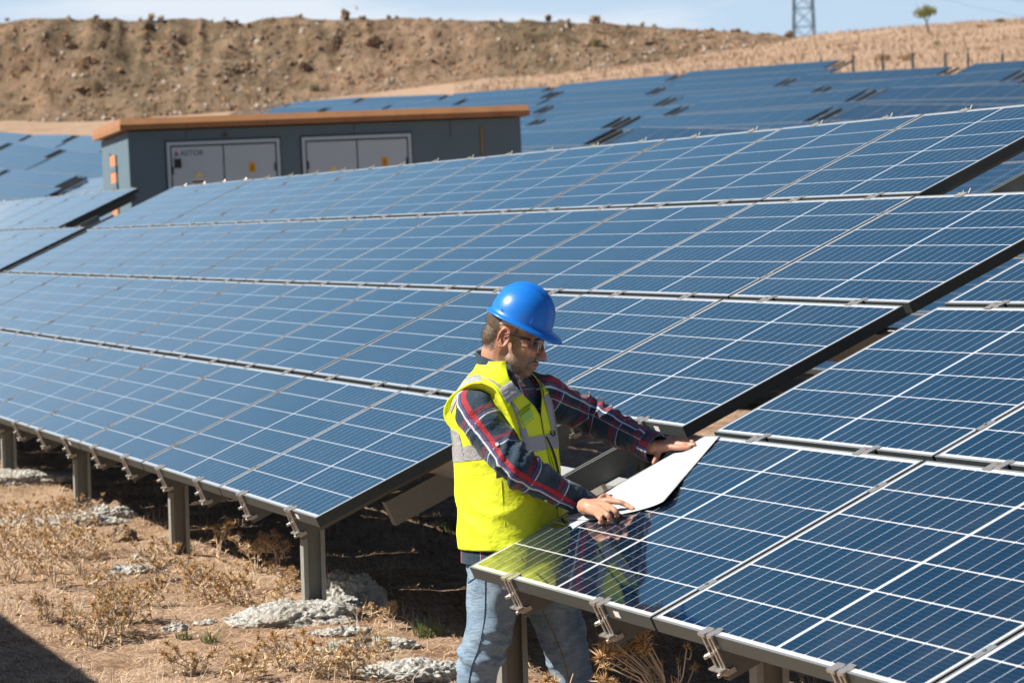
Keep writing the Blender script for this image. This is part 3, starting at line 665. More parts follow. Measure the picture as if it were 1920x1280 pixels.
for di, (xa, xb, xm) in enumerate(((312, 524, 418), (566, 771, 669))):
    x0, x1, xc = dpx(xa), dpx(xb), dpx(xm); zt = HB - .19
    fr_ = bb(bld, 'door_frame', M['door'], (x0, x0 + .05, -.03, 0, .1, zt), (x1 - .05, x1, -.03, 0, .1, zt), (x0 + .05, x1 - .05, -.03, 0, zt - .05, zt))
    bb(bld, 'door_gasket', M['seal'], (x0 - .025, x0, -.012, 0, .1, zt + .025), (x1, x1 + .02, -.012, 0, .1, zt + .025), (x0, x1, -.012, 0, zt, zt + .025))
    xc -= x0 * 0
    for q, (a0, a1) in enumerate(((x0 + .075, xc - .012), (xc + .012, x1 - .075))):
        dr = bb(bld, 'door', M['door'], (a0, a1, -.024, -.004, .14, zt - .08))
        for hz_ in (.45, 1.3, 2.15): bb(dr, 'hinge', M['seal'], ((a0 - .01 if q == 0 else a1 - .02), (a0 + .02 if q == 0 else a1 + .01), -.04, -.024, hz_, hz_ + .12))
        bb(dr, 'handle', M['black'], ((a1 - .10 if q == 0 else a0 + .06), (a1 - .06 if q == 0 else a0 + .10), -.05, -.025, .95, 1.15))
        if q == 1:
            sx = a0 + (a1 - a0) * .47; sz = zt - .36
            sg = bb(dr, 'warning_sign', M['yellow'], (sx, sx + .105, -.030, -.0245, sz - .15, sz))
            m = MB(); vs = [(sx + .02, -.031, sz - .085), (sx + .085, -.031, sz - .085), (sx + .0525, -.031, sz - .02), (sx + .033, -.0311, sz - .077), (sx + .072, -.0311, sz - .077), (sx + .0525, -.0311, sz - .038)]
            m.add(vs, [(0, 1, 4, 3), (1, 2, 5, 4), (2, 0, 3, 5)]); m.add([(sx + .055, -.0312, sz - .045), (sx + .046, -.0312, sz - .062), (sx + .054, -.0312, sz - .060), (sx + .049, -.0312, sz - .076), (sx + .060, -.0312, sz - .057), (sx + .052, -.0312, sz - .058)], [(0, 1, 2), (3, 4, 5)])
            for zz_ in (.10, .115, .13): m.box(sx + .02, sx + .085, -.0312, -.031, sz - zz_ - .005, sz - zz_)
            o = m.build('sign_print', M['black']); o.matrix_basis = BW; parent(o, sg, BW.copy()); parent_done = True
        else:
            sx = a0 + (a1 - a0) * .36; sz = zt - .58
            bb(dr, 'notice', M['white'], (sx, sx + .24, -.030, -.0245, sz - .16, sz)); bb(dr, 'notice_print', M['seal'], (sx + .015, sx + .225, -.031, -.0302, sz - .06, sz - .025), (sx + .07, sx + .17, -.031, -.0302, sz - .11, sz - .08))
            m = MB(); m.add([(sx + .03, -.030, sz + .02), (sx + .21, -.030, sz + .02), (sx + .12, -.030, sz + .13)], [(0, 1, 2)]); o = m.build('warning_triangle', simple('pale_yellow', (.75, .70, .35), .6)); o.matrix_basis = BW; parent(o, dr, BW.copy())
            if di == 0:
                bb(dr, 'keypad', M['black'], (a0 + .035, a0 + .14, -.045, -.0245, zt - .40, zt - .26))
                cu = bpy.data.curves.new('logo', 'FONT'); cu.body = 'ASTOR'; cu.size = .115; cu.extrude = .001
                tob = bpy.data.objects.new('tmp', cu); link(tob); dg = bpy.context.evaluated_depsgraph_get(); me = bpy.data.meshes.new_from_object(tob.evaluated_get(dg)); bpy.data.objects.remove(tob)
                me.materials.clear(); me.materials.append(M['seal']); me.name = 'lettering'
                o = link(bpy.data.objects.new('lettering', me)); o.matrix_basis = BW @ Matrix.Translation((a0 + .13, -.026, zt - .215)) @ Matrix.Rotation(math.pi / 2, 4, 'X'); parent(o, dr, o.matrix_basis.copy())
                m = MB(); m.add([(a0 + .03, -.0265, zt - .215), (a0 + .11, -.0265, zt - .215), (a0 + .07, -.0265, zt - .13)], [(0, 1, 2)]); o = m.build('logo', simple('purple_print', (.25, .10, .22), .6)); o.matrix_basis = BW; parent(o, dr, BW.copy())
bb(bld, 'lamp', simple('rust', (.15, .05, .02), .8), (dpx(424) - .03, dpx(424) + .03, -.04, 0, HB - .13, HB - .09))
xr_ = dpx(904); bb(bld, 'cable_duct', simple('ochre_duct', (.28, .20, .08), .8), (xr_ - .015, xr_ + .02, -.02, 0, .2, HB - .13))
# louvred opening with orange slats in the end wall
m = [];
for k in range(9):
    z = HB - .30 - k * .27
    m.append((-.03, -.002, 1.5, 2.2, z - .17, z))
bb(bld, 'louvre', M['ventor'], *m); bb(bld, 'vent_slot', M['seal'], (-.016, -.001, 2.3, 2.36, .2, HB - .25))
bb(bld, 'louvre_bars', M['wall'], *[(-.034, -.001, 1.46, 2.24, HB - .30 - k * .27 - .26, HB - .30 - k * .27 - .17) for k in range(9)])
# ------------------------------------------------------------------ the man
D0 = 10.36
def pp(px, py, t=0): return at(px, py, D0 - t)
BT = TB; BTi = BT.inverted(); nB = (BT.to_3x3() @ Vector((0, 0, 1))).normalized()
def onB(px, py, h=0):
    """point h above the surface of the right foreground array"""
    d = ray(px, py); o = BT.translation + nB * h; t = (o - CAM).dot(nB) / d.dot(nB); return CAM + d * t
def cr(pts, n):
    """Catmull-Rom resample of a list of numpy rows"""
    P = np.array(pts, float); m = len(P); out = []
    for i in range(m - 1):
        p0, p1, p2, p3 = P[max(i - 1, 0)], P[i], P[i + 1], P[min(i + 2, m - 1)]
        for k in range(n):
            t = k / n; out.append(.5 * ((2 * p1) + (-p0 + p2) * t + (2 * p0 - 5 * p1 + 4 * p2 - p3) * t * t + (-p0 + 3 * p1 - 3 * p2 + p3) * t ** 3))
    out.append(P[-1]); return np.array(out)
Fv = (RIGHT * .87 + TOCAM * .50).normalized(); Rv = (RIGHT * -.50 + TOCAM * .87).normalized()   # he faces Fv, his right is Rv
def limb(pts, n=8, seg=20, uoff=0, capend=True, ell=None):
    """pts rows: (Vector, radius). returns V, F, UV per face corner, grid info"""
    rows = cr([[*p, r] for p, r in pts], n); V = []; prev = None; ln = 0; vs = []
    for i in range(len(rows)):
        p = Vector(rows[i][:3]); a = Vector(rows[min(i + 1, len(rows) - 1)][:3]) - Vector(rows[max(i - 1, 0)][:3]); a.normalize()
        if i: ln += (p - Vector(rows[i - 1][:3])).length
        vs.append(ln)
        x = prev if prev is not None else TOCAM
        x = (x - a * x.dot(a)).normalized(); y = a.cross(x); prev = x
        for k in range(seg):
            w = 2 * math.pi * k / seg; r = rows[i][3]; e = ell if ell else 1
            V.append(p + x * math.cos(w) * r * e + y * math.sin(w) * r)
    F = []; UV = []; R0 = float(np.mean(rows[:, 3])); nr = len(rows)
    for i in range(nr - 1):
        for k in range(seg):
            q = (k + 1) % seg; F.append((i * seg + k, i * seg + q, (i + 1) * seg + q, (i + 1) * seg + k))
            u0, u1 = 2 * math.pi * R0 * k / seg + uoff, 2 * math.pi * R0 * (k + 1) / seg + uoff
            UV.append([(u0, vs[i]), (u1, vs[i]), (u1, vs[i + 1]), (u0, vs[i + 1])])
    if capend:
        for base_, rev in ((0, True), ((nr - 1) * seg, False)):
            f = tuple(base_ + k for k in range(seg)); F.append(f[::-1] if rev else f); UV.append([(0, 0)] * seg)
    return V, F, UV
TOR = [  # centre px, py, t, side semi axis, front semi axis
    (962, 1062, 0, .185, .165), (962, 1030, 0, .187, .165), (960, 990, 0, .187, .168), (958, 950, 0, .188, .168), (955, 905, 0, .190, .162), (950, 860, 0, .195, .156), (946, 815, 0, .205, .148),
    (942, 775, 0, .212, .140), (940, 745, 0, .205, .125), (939, 722, 0, .175, .105), (938, 704, 0, .125, .088), (937, 690, 0, .078, .072), (938, 676, 0, .066, .066)]
def torso(off, i0=0, i1=None, n=8, seg=72, wr=0, seed=0, hem=0):
    rows = cr([(*pp(a, b, c), d, e) for a, b, c, d, e in TOR[i0:i1]], n); V = []; nr = len(rows)
    for i, r in enumerate(rows):
        c = Vector(r[:3]); t = i / (nr - 1)
        for k in range(seg):
            w = 2 * math.pi * k / seg; q = 1.0 / ((abs(math.cos(w)) ** 2.4 + abs(math.sin(w)) ** 2.4) ** (1 / 2.4))
            d = Fv * math.cos(w) * (r[4] + off) * q + Rv * math.sin(w) * (r[3] + off) * q
            p = c + d
            if wr:
                nn = noise.noise(Vector((p.x * 5 + seed, p.y * 5, p.z * 9))) * .9 + noise.noise(Vector((p.x * 13, p.y * 13, p.z * 22 + seed))) * .35
                fold = math.sin(p.z * 42 + 3 * noise.noise(p * 4) * 3 + w * 2) * .35 * max(0, noise.noise(Vector((p.x * 3, p.y * 3, p.z * 3 + 5))) + .25)
                p += d.normalized() * (nn + fold) * wr * (1 if t < .72 else .35)
            V.append(p)
    return V, rows, nr, seg
def grid_faces(nr, seg, keep=lambda i, k: True):
    F = []; ix = []
    for i in range(nr - 1):
        for k in range(seg):
            if keep(i, k): F.append((i * seg + k, i * seg + (k + 1) % seg, (i + 1) * seg + (k + 1) % seg, (i + 1) * seg + k)); ix.append((i, k))
    return F, ix
def clean(name, V, F, mats, UV=None, smooth=True, W=None):
    m = MB(); m.add(V, F, 0, UV); me = m.mesh(name, mats, smooth); bm = bmesh.new(); bm.from_mesh(me); bmesh.ops.delete(bm, geom=[v for v in bm.verts if not v.link_faces], context='VERTS'); bmesh.ops.recalc_face_normals(bm, faces=bm.faces); bm.to_mesh(me); bm.free(); return me
# ---- materials
def m_plaid():
    N = NT('plaid_cotton'); uv = N.coord('UV'); u, v, _ = N.sep(uv); p = N.pos()
    wob = N.math('MULTIPLY', N.math('SUBTRACT', N.noise(p, 14, 2), .5), .006)
    def band(c, per, cen, w, soft=.0008):
        f = N.math('MULTIPLY', N.math('FRACT', N.math('DIVIDE', N.math('ADD', N.math('ADD', c, wob), 10 * per - cen + per / 2), per)), per)
        d = N.math('ABSOLUTE', N.math('SUBTRACT', f, per / 2)); return N.math('LESS_THAN', d, w / 2)
    PU, PV = .235, .128
    col = N.mix(N.noise(p, 30, 3), (.004, .024, .048), (.008, .042, .076))
    def over(col, m, c, a=1): return N.mix(N.math('MULTIPLY', m, a), col, c)
    col = over(col, band(v, PV, 0, .014), (.26, .010, .03), .6)
    col = over(col, band(v, PV, .016, .008), (.06, .06, .16), .9); col = over(col, band(v, PV, .026, .005), (.48, .52, .60), .9)
    col = over(col, band(v, PV, .055, .004), (.02, .05, .10), .9)
    col = over(col, band(u, PU, 0, .016), (.42, .012, .03), .88); col = over(col, band(u, PU, .016, .008), (.09, .08, .22), 1); col = over(col, band(u, PU, .0245, .0065), (.62, .66, .74), 1)
    col = over(col, band(u, PU, .108, .0045), (.30, .03, .05), .8); col = over(col, band(u, PU, .116, .0035), (.45, .48, .56), .8)
    h = N.math('ADD', N.noise(p, 40, 4, .6), N.math('MULTIPLY', N.noise(N.mapv(p, (1, 1, 2)), 16, 3), 2.2))
    return N.bsdf(col, .8, 0, N.bump(h, .55, .008), Sheen__Weight=.2, Sheen__Roughness=.5)
M['plaid'] = m_plaid()
def m_cloth(name, a, b, sc=18, bs=.5, rough=.8, **kw):
    N = NT(name); p = N.pos(); c = N.mix(N.noise(p, sc, 4, .6), a, b); h = N.math('ADD', N.noise(p, 45, 3), N.math('MULTIPLY', N.noise(N.mapv(p, (1, 1, 1.8)), 13, 4, .6, .6), 2.5))
    return N.bsdf(c, rough, 0, N.bump(h, bs, .012), **kw)
M['vest'] = m_cloth('yellow_vest_mesh', (.80, .93, .015), (.90, .99, .045), rough=.7, bs=.22)
M['vest_trim'] = m_cloth('yellow_trim', (.66, .80, .01), (.72, .86, .02), bs=.2)
M['tape'] = m_cloth('reflective_tape', (.38, .39, .40), (.46, .47, .48), rough=.45, bs=.35)
def m_denim():
    N = NT('faded_denim'); p = N.pos(); uv = N.coord('UV')
    tw = N.noise(N.mapv(uv, (420, 60, 1)), 3, 3, .7); fade = N.noise(p, 7, 5, .65); cr_ = N.noise(N.mapv(p, (9, 9, 30)), 1.6, 5, .7, .8)
    c = N.mix(N.ramp(fade, [(.32, 0), (.66, 1)]), (.13, .24, .38), (.38, .52, .66))
    c = N.mix(N.ramp(cr_, [(.34, .6), (.48, 0)]), c, (.07, .15, .26)); c = N.mix(N.ramp(cr_, [(.56, 0), (.70, .4)]), c, (.60, .70, .78))
    c = N.mix(N.math('MULTIPLY', tw, .35), c, (.16, .27, .40))
    h = N.math('ADD', N.math('MULTIPLY', cr_, 2.5), N.math('ADD', tw, N.noise(p, 18, 4, .6)))
    return N.bsdf(c, .85, 0, N.bump(h, .6, .012))
M['denim'] = m_denim()
M['seam'] = simple('dark_seam_thread', (.03, .06, .11), .9); M['button'] = simple('pearl_button', (.75, .75, .72), .3)
M['helmet'] = (lambda N: N.bsdf(N.mix(N.noise(N.pos(), 40, 4), (.01, .19, .74), (.015, .22, .80)), N.math('ADD', .26, N.math('MULTIPLY', N.noise(N.pos(), 60, 4), .15)), 0, N.bump(N.noise(N.pos(), 30, 3), .04, .002), Coat__Weight=.2))(NT('blue_helmet_plastic'))
M['strap'] = simple('grey_strap', (.55, .57, .58), .6); M['lens'] = None
def m_skin():
    N = NT('skin'); p = N.pos(); a = N.n('ShaderNodeAttribute', _attribute_name='beard').outputs['Fac']; l = N.n('ShaderNodeAttribute', _attribute_name='red').outputs['Fac']; h_ = N.n('ShaderNodeAttribute', _attribute_name='hair').outputs['Fac']
    c = N.mix(N.noise(p, 35, 4, .6), (.50, .235, .145), (.64, .34, .225))
    c = N.mix(N.math('MULTIPLY', l, .6), c, (.44, .13, .095))
    sp = N.noise(p, 420, 3, .7); bc = N.mix(N.ramp(sp, [(.4, 0), (.6, 1)]), (.10, .055, .028), (.42, .34, .25))
    bf = N.math('MULTIPLY', a, N.ramp(N.noise(p, 260, 3, .7), [(.35, .35), (.6, .95)]))
    c = N.mix(bf, c, bc)
    c = N.mix(N.math('MULTIPLY', h_, .95), c, N.mix(N.ramp(sp, [(.4, 0), (.65, 1)]), (.05, .03, .018), (.22, .17, .13)))
    nm = N.bump(N.math('ADD', N.noise(p, 180, 4), N.math('MULTIPLY', N.math('MAXIMUM', a, h_), N.math('MULTIPLY', sp, 2))), .35, .002)
    return N.bsdf(c, .5, 0, nm, Subsurface__Weight=.12, Subsurface__Radius=(.01, .004, .002), Subsurface__Scale=1.0)
M['skin'] = m_skin()
# ---- head frame
HS = 1.06
yawh = math.radians(17); hf0 = (RIGHT * math.cos(yawh) + TOCAM * math.sin(yawh)); pit = math.radians(-18)
Hf = (hf0 * math.cos(pit) + UP * math.sin(pit)).normalized(); Hl = UP.cross(hf0).normalized(); Hu = Hf.cross(Hl).normalized()
HC = pp(966, 627, .0)
HM = Matrix(((Hf.x * HS, Hl.x * HS, Hu.x * HS, HC.x), (Hf.y * HS, Hl.y * HS, Hu.y * HS, HC.y), (Hf.z * HS, Hl.z * HS, Hu.z * HS, HC.z), (0, 0, 0, 1)))
def hp(x, y, z): return HM @ Vector((x, y, z))
# ---- body: closed blobs joined by a voxel remesh into one skin
body = MB()
def ball(c, r, MM=None, sub=3):
    bm = bmesh.new(); bmesh.ops.create_icosphere(bm, subdivisions=sub, radius=1); r = r if hasattr(r, '__len__') else (r, r, r)
    vs = [Vector((v.co.x * r[0], v.co.y * r[1], v.co.z * r[2])) + Vector(c) for v in bm.verts]
    if MM is not None: vs = [MM @ v for v in vs]
    body.add(vs, [tuple(v.index for v in f.verts) for f in bm.faces]); bm.free()
def addlimb(pts, n=6, seg=14, ell=None):
    V, F, UV = limb(pts, n, seg, ell=ell); body.add(V, F)
    ball(pts[0][0], pts[0][1] * .98, sub=2); ball(pts[-1][0], pts[-1][1] * .98, sub=2)
ball((-.012, 0, .04), (.098, .078, .085), HM); ball((.038, 0, -.025), (.058, .064, .08), HM); ball((.03, 0, -.078), (.052, .058, .040), HM)
ball((.068, 0, -.108), (.024, .028, .018), HM); ball((.052, .040, -.030), (.032, .025, .028), HM); ball((.052, -.040, -.030), (.032, .025, .028), HM)
ball((.080, 0, .016), (.020, .050, .014), HM); ball((.082, 0, -.082), (.018, .030, .022), HM); ball((-.06, 0, -.02), (.05, .058, .06), HM)
addlimb([(hp(.088, 0, .004), .010), (hp(.102, 0, -.022), .0115), (hp(.115, 0, -.045), .0145)], 4, 10); ball((.104, .012, -.050), (.013, .009, .010), HM); ball((.104, -.012, -.050), (.013, .009, .010), HM)
ball((.094, 0, -.070), (.011, .022, .0055), HM); ball((.092, 0, -.083), (.011, .019, .0065), HM)
for sy in (1, -1):
    e_ = [hp(-.012 + .017 * math.cos(w) * 1.05, sy * (.080 + .006 * math.cos(w + 2)), -.012 + .031 * math.sin(w)) for w in np.linspace(-1.9, 3.6, 12)]
    addlimb([(p, .0052 * HS) for p in e_], 2, 8); ball((-.010, sy * .074, -.014), (.014, .006, .024), HM); ball((-.002, sy * .078, -.038), (.008, .006, .010), HM)
nb = pp(940, 700, -.01)
addlimb([(hp(-.030, 0, -.03), .062), (hp(-.035, 0, -.085), .064), (nb, .066), (pp(942, 730, 0), .09)], 6, 20)
# trunk (under the clothes)
V, rows, nr, seg = torso(-.035, 0, 11, 3, 24); F, _ = grid_faces(nr, seg); F += [tuple(range(seg))[::-1], tuple((nr - 1) * seg + k for k in range(seg))]; body.add(V, F)
# arms
S1, E1, W1 = pp(893, 769, .155), pp(966, 873, .27), pp(1096, 948, .195)
S2, E2, W2 = pp(1008, 738, -.14), pp(1108, 779, -.26), onB(1224, 838, .045)
def shoulderin(S, f): return S.lerp(pp(940, 745, 0), f)
addlimb([(shoulderin(S1, .4), .06), (S1, .058), (S1.lerp(E1, .5), .05), (E1, .042), (E1.lerp(W1, .35), .042), (W1, .030)])
addlimb([(shoulderin(S2, .5), .06), (S2, .055), (S2.lerp(E2, .5), .048), (E2, .042), (E2.lerp(W2, .35), .042), (W2, .030)])
# legs
HIPN = [(pp(935, 1045, .05), .10), (pp(928, 1095, .075), .098), (pp(919, 1165, .09), .092), (pp(904, 1225, .10), .080), (pp(893, 1275, .09), .068), (pp(878, 1370, .05), .063), (pp(868, 1455, .02), .052)]
HIPF = [(pp(990, 1045, -.07), .10), (pp(1022, 1100, -.10), .105), (pp(1048, 1160, -.11), .095), (pp(1060, 1210, -.11), .081), (pp(1070, 1265, -.13), .077), (pp(1080, 1370, -.16), .066), (pp(1088, 1450, -.19), .052)]
for HP in (HIPN, HIPF): addlimb([(p, r * .72) for p, r in HP], 4)
for c, dr in ((HIPN[-1][0], RIGHT + TOCAM * .5), (HIPF[-1][0], RIGHT + TOCAM * .4)):
    d = dr.normalized(); addlimb([(c + UP * .02 - d * .03, .038), (c - UP * .05 + d * .06, .035), (c - UP * .065 + d * .15, .026)], 4)
# hands: palm as three limbs, five fingers
def hand(pts_palm, fingers):
    for a in pts_palm: addlimb(a, 4, 10)
    for f in fingers: addlimb(f, 4, 10)
w = onB(1098, 949, .050)
kn = [onB(1141, 938, .046), onB(1135, 946, .046), onB(1127, 954, .043), onB(1117, 961, .038)]
hand([[(W1, .027), (w, .026), (w.lerp(k, .5), .0185), (k, .0125)] for k in kn] + [[(w, .022), (kn[1].lerp(kn[2], .5) - nB * .012, .014)]],
     [[(kn[0], .0120), (onB(1161, 941, .036), .0100), (onB(1176, 947, .018), .0088), (onB(1187, 953, .0095), .0070)],
      [(kn[1], .0118), (onB(1150, 954, .046), .0104), (onB(1158, 964, .026), .0092), (onB(1155, 969, .010), .0078)],
      [(kn[2], .0112), (onB(1138, 964, .042), .0100), (onB(1145, 973, .022), .0088), (onB(1140, 975, .009), .0076)],
      [(kn[3], .0104), (onB(1124, 970, .034), .0090), (onB(1129, 978, .018), .0080), (onB(1124, 979, .008), .0070)],
      [(w.lerp(kn[0], .35) - nB * .01, .013), (onB(1132, 930, .026), .0115), (onB(1146, 936, .012), .0095), (onB(1156, 941, .009), .0080)]])
w2 = onB(1230, 838, .042)
k2 = [onB(1258, 838, .030), onB(1262, 831, .034), onB(1262, 826, .032), onB(1258, 822, .030)]
hand([[(W2, .027), (w2, .026), (w2.lerp(k, .5), .0185), (k, .0125)] for k in k2],
     [[(k2[0], .0118), (onB(1274, 839, .020), .0100), (onB(1285, 839, .013), .0088), (onB(1293, 838, .0095), .0072)],
      [(k2[1], .0118), (onB(1280, 833, .022), .0102), (onB(1292, 833, .014), .0090), (onB(1302, 833, .0095), .0074)],
      [(k2[2], .0112), (onB(1278, 827, .022), .0098), (onB(1290, 827, .013), .0086), (onB(1299, 828, .0092), .0072)],
      [(k2[3], .0102), (onB(1272, 822, .018), .0088), (onB(1281, 822, .012), .0078), (onB(1289, 823, .0085), .0068)],
      [(w2 + RIGHT * .0 - nB * .008, .015), (onB(1233, 851, .022), .0125), (onB(1230, 860, .013), .0105), (onB(1226, 867, .010), .0085)]])
bme = body.mesh('person', M['skin'], True)
tmp = link(bpy.data.objects.new('tmp', bme)); md = tmp.modifiers.new('r', 'REMESH'); md.mode = 'VOXEL'; md.voxel_size = .0036; md.use_smooth_shade = True
sm = tmp.modifiers.new('s', 'SMOOTH'); sm.factor = .5; sm.iterations = 1
dg = bpy.context.evaluated_depsgraph_get(); pme = bpy.data.meshes.new_from_object(tmp.evaluated_get(dg)); bpy.data.objects.remove(tmp)
pme.name = 'person'
if not pme.materials: pme.materials.append(M['skin'])
man = link(bpy.data.objects.new('person', pme)); tag(man, 'man in blue hard hat, yellow vest, plaid shirt and jeans leaning over the near array', 'person')
co = np.empty(len(pme.vertices) * 3); pme.vertices.foreach_get('co', co); co = co.reshape(-1, 3)
Hi = np.array(HM.inverted()); loc = co @ Hi[:3, :3].T + Hi[:3, 3]
def sm_(x, a, b): t = np.clip((x - a) / (b - a), 0, 1); return t * t * (3 - 2 * t)
x, y, z = loc.T; inh = (np.abs(y) < .12) & (x > -.15) & (x < .16) & (z > -.2) & (z < .16)
jaw = sm_(-z, .035, .062) * sm_(x, -.012, .012) * (1 - sm_(-z, .135, .15)) ; side = sm_(np.abs(y), .045, .06) * sm_(x, -.005, .012) * (1 - sm_(x, .035, .06)) * sm_(-z, -.03, -.01)
must = np.exp(-((z + .060) / .008) ** 2) * sm_(x, .075, .085) * (np.abs(y) < .032); lipm = np.exp(-((z + .077) / .008) ** 2) * sm_(x, .085, .092) * (np.abs(y) < .024)
beard = np.clip(np.maximum(np.maximum(jaw, side), must * .8), 0, 1) * (1 - np.clip(lipm * 1.2, 0, 1)) * inh
ear = ((np.abs(y) > .071) & (x > -.04) & (x < .018) & (z > -.05) & (z < .03)).astype(float); nose = np.exp(-(((x - .115) / .02) ** 2 + (y / .02) ** 2 + ((z + .045) / .018) ** 2))
red = np.clip(ear * .9 + nose * .8 + lipm, 0, 1) * inh
hair = np.clip(sm_(z, -.005, .02) * sm_(-x, -.035, -.02) + sm_(-x, .035, .05) * sm_(z, -.075, -.055), 0, 1) * (1 - ear) * inh
hands = np.zeros(len(co))
for k in list(kn) + k2: hands = np.maximum(hands, np.exp(-(np.linalg.norm(co - np.array(k), axis=1) / .016) ** 2) * .7)
red = np.maximum(red, hands)
for nm_, arr_ in (('beard', beard), ('red', red), ('hair', hair)):
    at_ = pme.attributes.new(nm_, 'FLOAT', 'POINT'); at_.data.foreach_set('value', arr_.astype(np.float32))
def child(me, name, par=None, tagl=None):
    o = link(bpy.data.objects.new(name, me)); parent(o, par or man); 
    if tagl: o['label'] = tagl
    return o
# short hair and stubble as fine strands
def strands(mask, n, ln, name, mat, down=(0, 0, -1)):
    wsel = mask > .35; idx = np.nonzero(wsel)[0]
    if len(idx) == 0: return
    vn = np.empty(len(pme.vertices) * 3); pme.vertices.foreach_get('normal', vn); vn = vn.reshape(-1, 3); ch = rng.choice(idx, n); m = MB()
    for q in ch:
        p = Vector(co[q]); nn = Vector(vn[q]); g_ = (nn * .7 + Hu * -.6 + Hf * -.15 + Vector((random.uniform(-.3, .3),) * 3)).normalized(); l_ = ln * random.uniform(.5, 1.3); sd = g_.orthogonal().normalized() * .0005
        p = p + Vector((random.uniform(-1, 1), random.uniform(-1, 1), random.uniform(-1, 1))) * .0015
        m.add([p - sd, p + sd, p + g_ * l_], [(0, 1, 2)])
    m.build(name, mat, man)
strands(beard, 3000, .0042, 'beard', simple('stubble', (.34, .26, .19), .8, var=.7, scale=300)); strands(hair, 4200, .005, 'hair', simple('short_hair', (.12, .09, .065), .7, var=.7, scale=260))
# nails
def nail(tip, back, par=None):
    m = MB(); d = (tip - back).normalized(); s = d.cross(nB).normalized(); c = tip - d * .002 + nB * .0068
    V = [c - s * .0045 - nB * .001, c + s * .0045 - nB * .001, c + s * .004 - d * .010 + nB * .0, c - s * .004 - d * .010]; m.add(V, [(0, 1, 2, 3)]); return m
M['nail'] = simple('nail', (.62, .40, .33), .3)
for a, b in (((1187, 953, .0095), (1176, 947, .018)), ((1302, 833, .0095), (1292, 833, .014)), ((1226, 867, .010), (1230, 860, .013)), ((1293, 838, .0095), (1285, 839, .013))):
    nail(onB(*a), onB(*b)).build('fingernail', M['nail'], man)
# eyes
for sy in (1, -1):
    bm = bmesh.new(); bmesh.ops.create_uvsphere(bm, u_segments=12, v_segments=8, radius=.0125); me = bpy.data.meshes.new('eye'); bm.to_mesh(me); bm.free(); me.materials.append(simple('eyeball', (.25, .16, .11), .35)); o = link(bpy.data.objects.new('eye', me)); o.matrix_basis = HM @ Matrix.Translation((.079, sy * .031, -.010)); parent(o, man, o.matrix_basis.copy())
    m = MB(); m.tube([hp(.094, sy * .012, .012), hp(.098, sy * .030, .018), hp(.084, sy * .048, .010)], [.004, .0048, .002], 6); m.build('eyebrow', simple('brow_hair', (.06, .035, .02), .9), man)
m = MB(); m.tube([hp(.098, -.022, -.0775), hp(.1055, 0, -.0760), hp(.098, .022, -.0775)], .0014, 5); m.build('mouth_line', simple('mouth_dark', (.16, .05, .04), .7), man)
# ---- helmet
def helmet():
    m = MB(); nu, nv = 48, 16; V = []; 
    ax, ay, az = .109, .100, .116; c0 = Vector((.0, 0, .052))
    for j in range(nv + 1):
        ph = (j / nv) * math.pi / 2
        for i in range(nu):
            th = 2 * math.pi * i / nu; r = 1
            x = math.cos(th) * math.cos(ph); y = math.sin(th) * math.cos(ph); z = math.sin(ph) ** .92
            rid = .0055 * math.exp(-((y) / .13) ** 2) * (1 if z > .25 else 0) * min(1, (z - .25) * 4 if z > .25 else 0) + .0035 * (math.exp(-((abs(y) - .34) / .07) ** 2)) * (min(1, max(0, (z - .35) * 4)))
            V.append(Vector((x * (ax + rid), y * (ay + rid), z * (az + rid * 1.3))) + c0)
    F = [(j * nu + i, j * nu + (i + 1) % nu, (j + 1) * nu + (i + 1) % nu, (j + 1) * nu + i) for j in range(nv) for i in range(nu)]
    # brim rings
    base_i = list(range(nu)); rings = [[], [], [], []]
    for i in range(nu):
        th = 2 * math.pi * i / nu; fw = max(0, math.cos(th)); pk = fw ** 1.6 * .036
        for q, (e_, dz) in enumerate(((.004, -.006), (.011 + pk * .7, -.010 - pk * .15), (.014 + pk, -.013 - pk * .42), (.012 + pk, -.017 - pk * .42))):
            V.append(Vector((math.cos(th) * (ax + e_), math.sin(th) * (ay + e_ * .8), dz)) + c0)
    b0 = (nv + 1) * nu
    for i in range(nu):
        k = (i + 1) % nu; F.append((b0 + 4 * i, b0 + 4 * k, k, i))
        for q in range(3): F.append((b0 + 4 * i + q + 1, b0 + 4 * k + q + 1, b0 + 4 * k + q, b0 + 4 * i + q))
        # inside
    # inner shell
    n0 = len(V)
    for j in range(5):
        ph = j / 4 * math.pi / 2 * .95
        for i in range(nu):
            th = 2 * math.pi * i / nu; V.append(Vector((math.cos(th) * math.cos(ph) * (ax - .006), math.sin(th) * math.cos(ph) * (ay - .006), math.sin(ph) * (az - .006) - (.017 if j == 0 else 0))) + c0)
    for i in range(nu):
        k = (i + 1) % nu; F.append((n0 + i, n0 + k, b0 + 4 * k + 3, b0 + 4 * i + 3))
        for j in range(4): F.append((n0 + j * nu + i, n0 + (j + 1) * nu + i, n0 + (j + 1) * nu + k, n0 + j * nu + k))
    m.add([HT @ v for v in V], F); return m
tilt = math.radians(6)
HT = HM @ Matrix.Translation((.002, 0, .008)) @ Matrix.Rotation(tilt, 4, 'Y')
hel = helmet().build('hard_hat', M['helmet'], man, smooth=True)
m = MB()
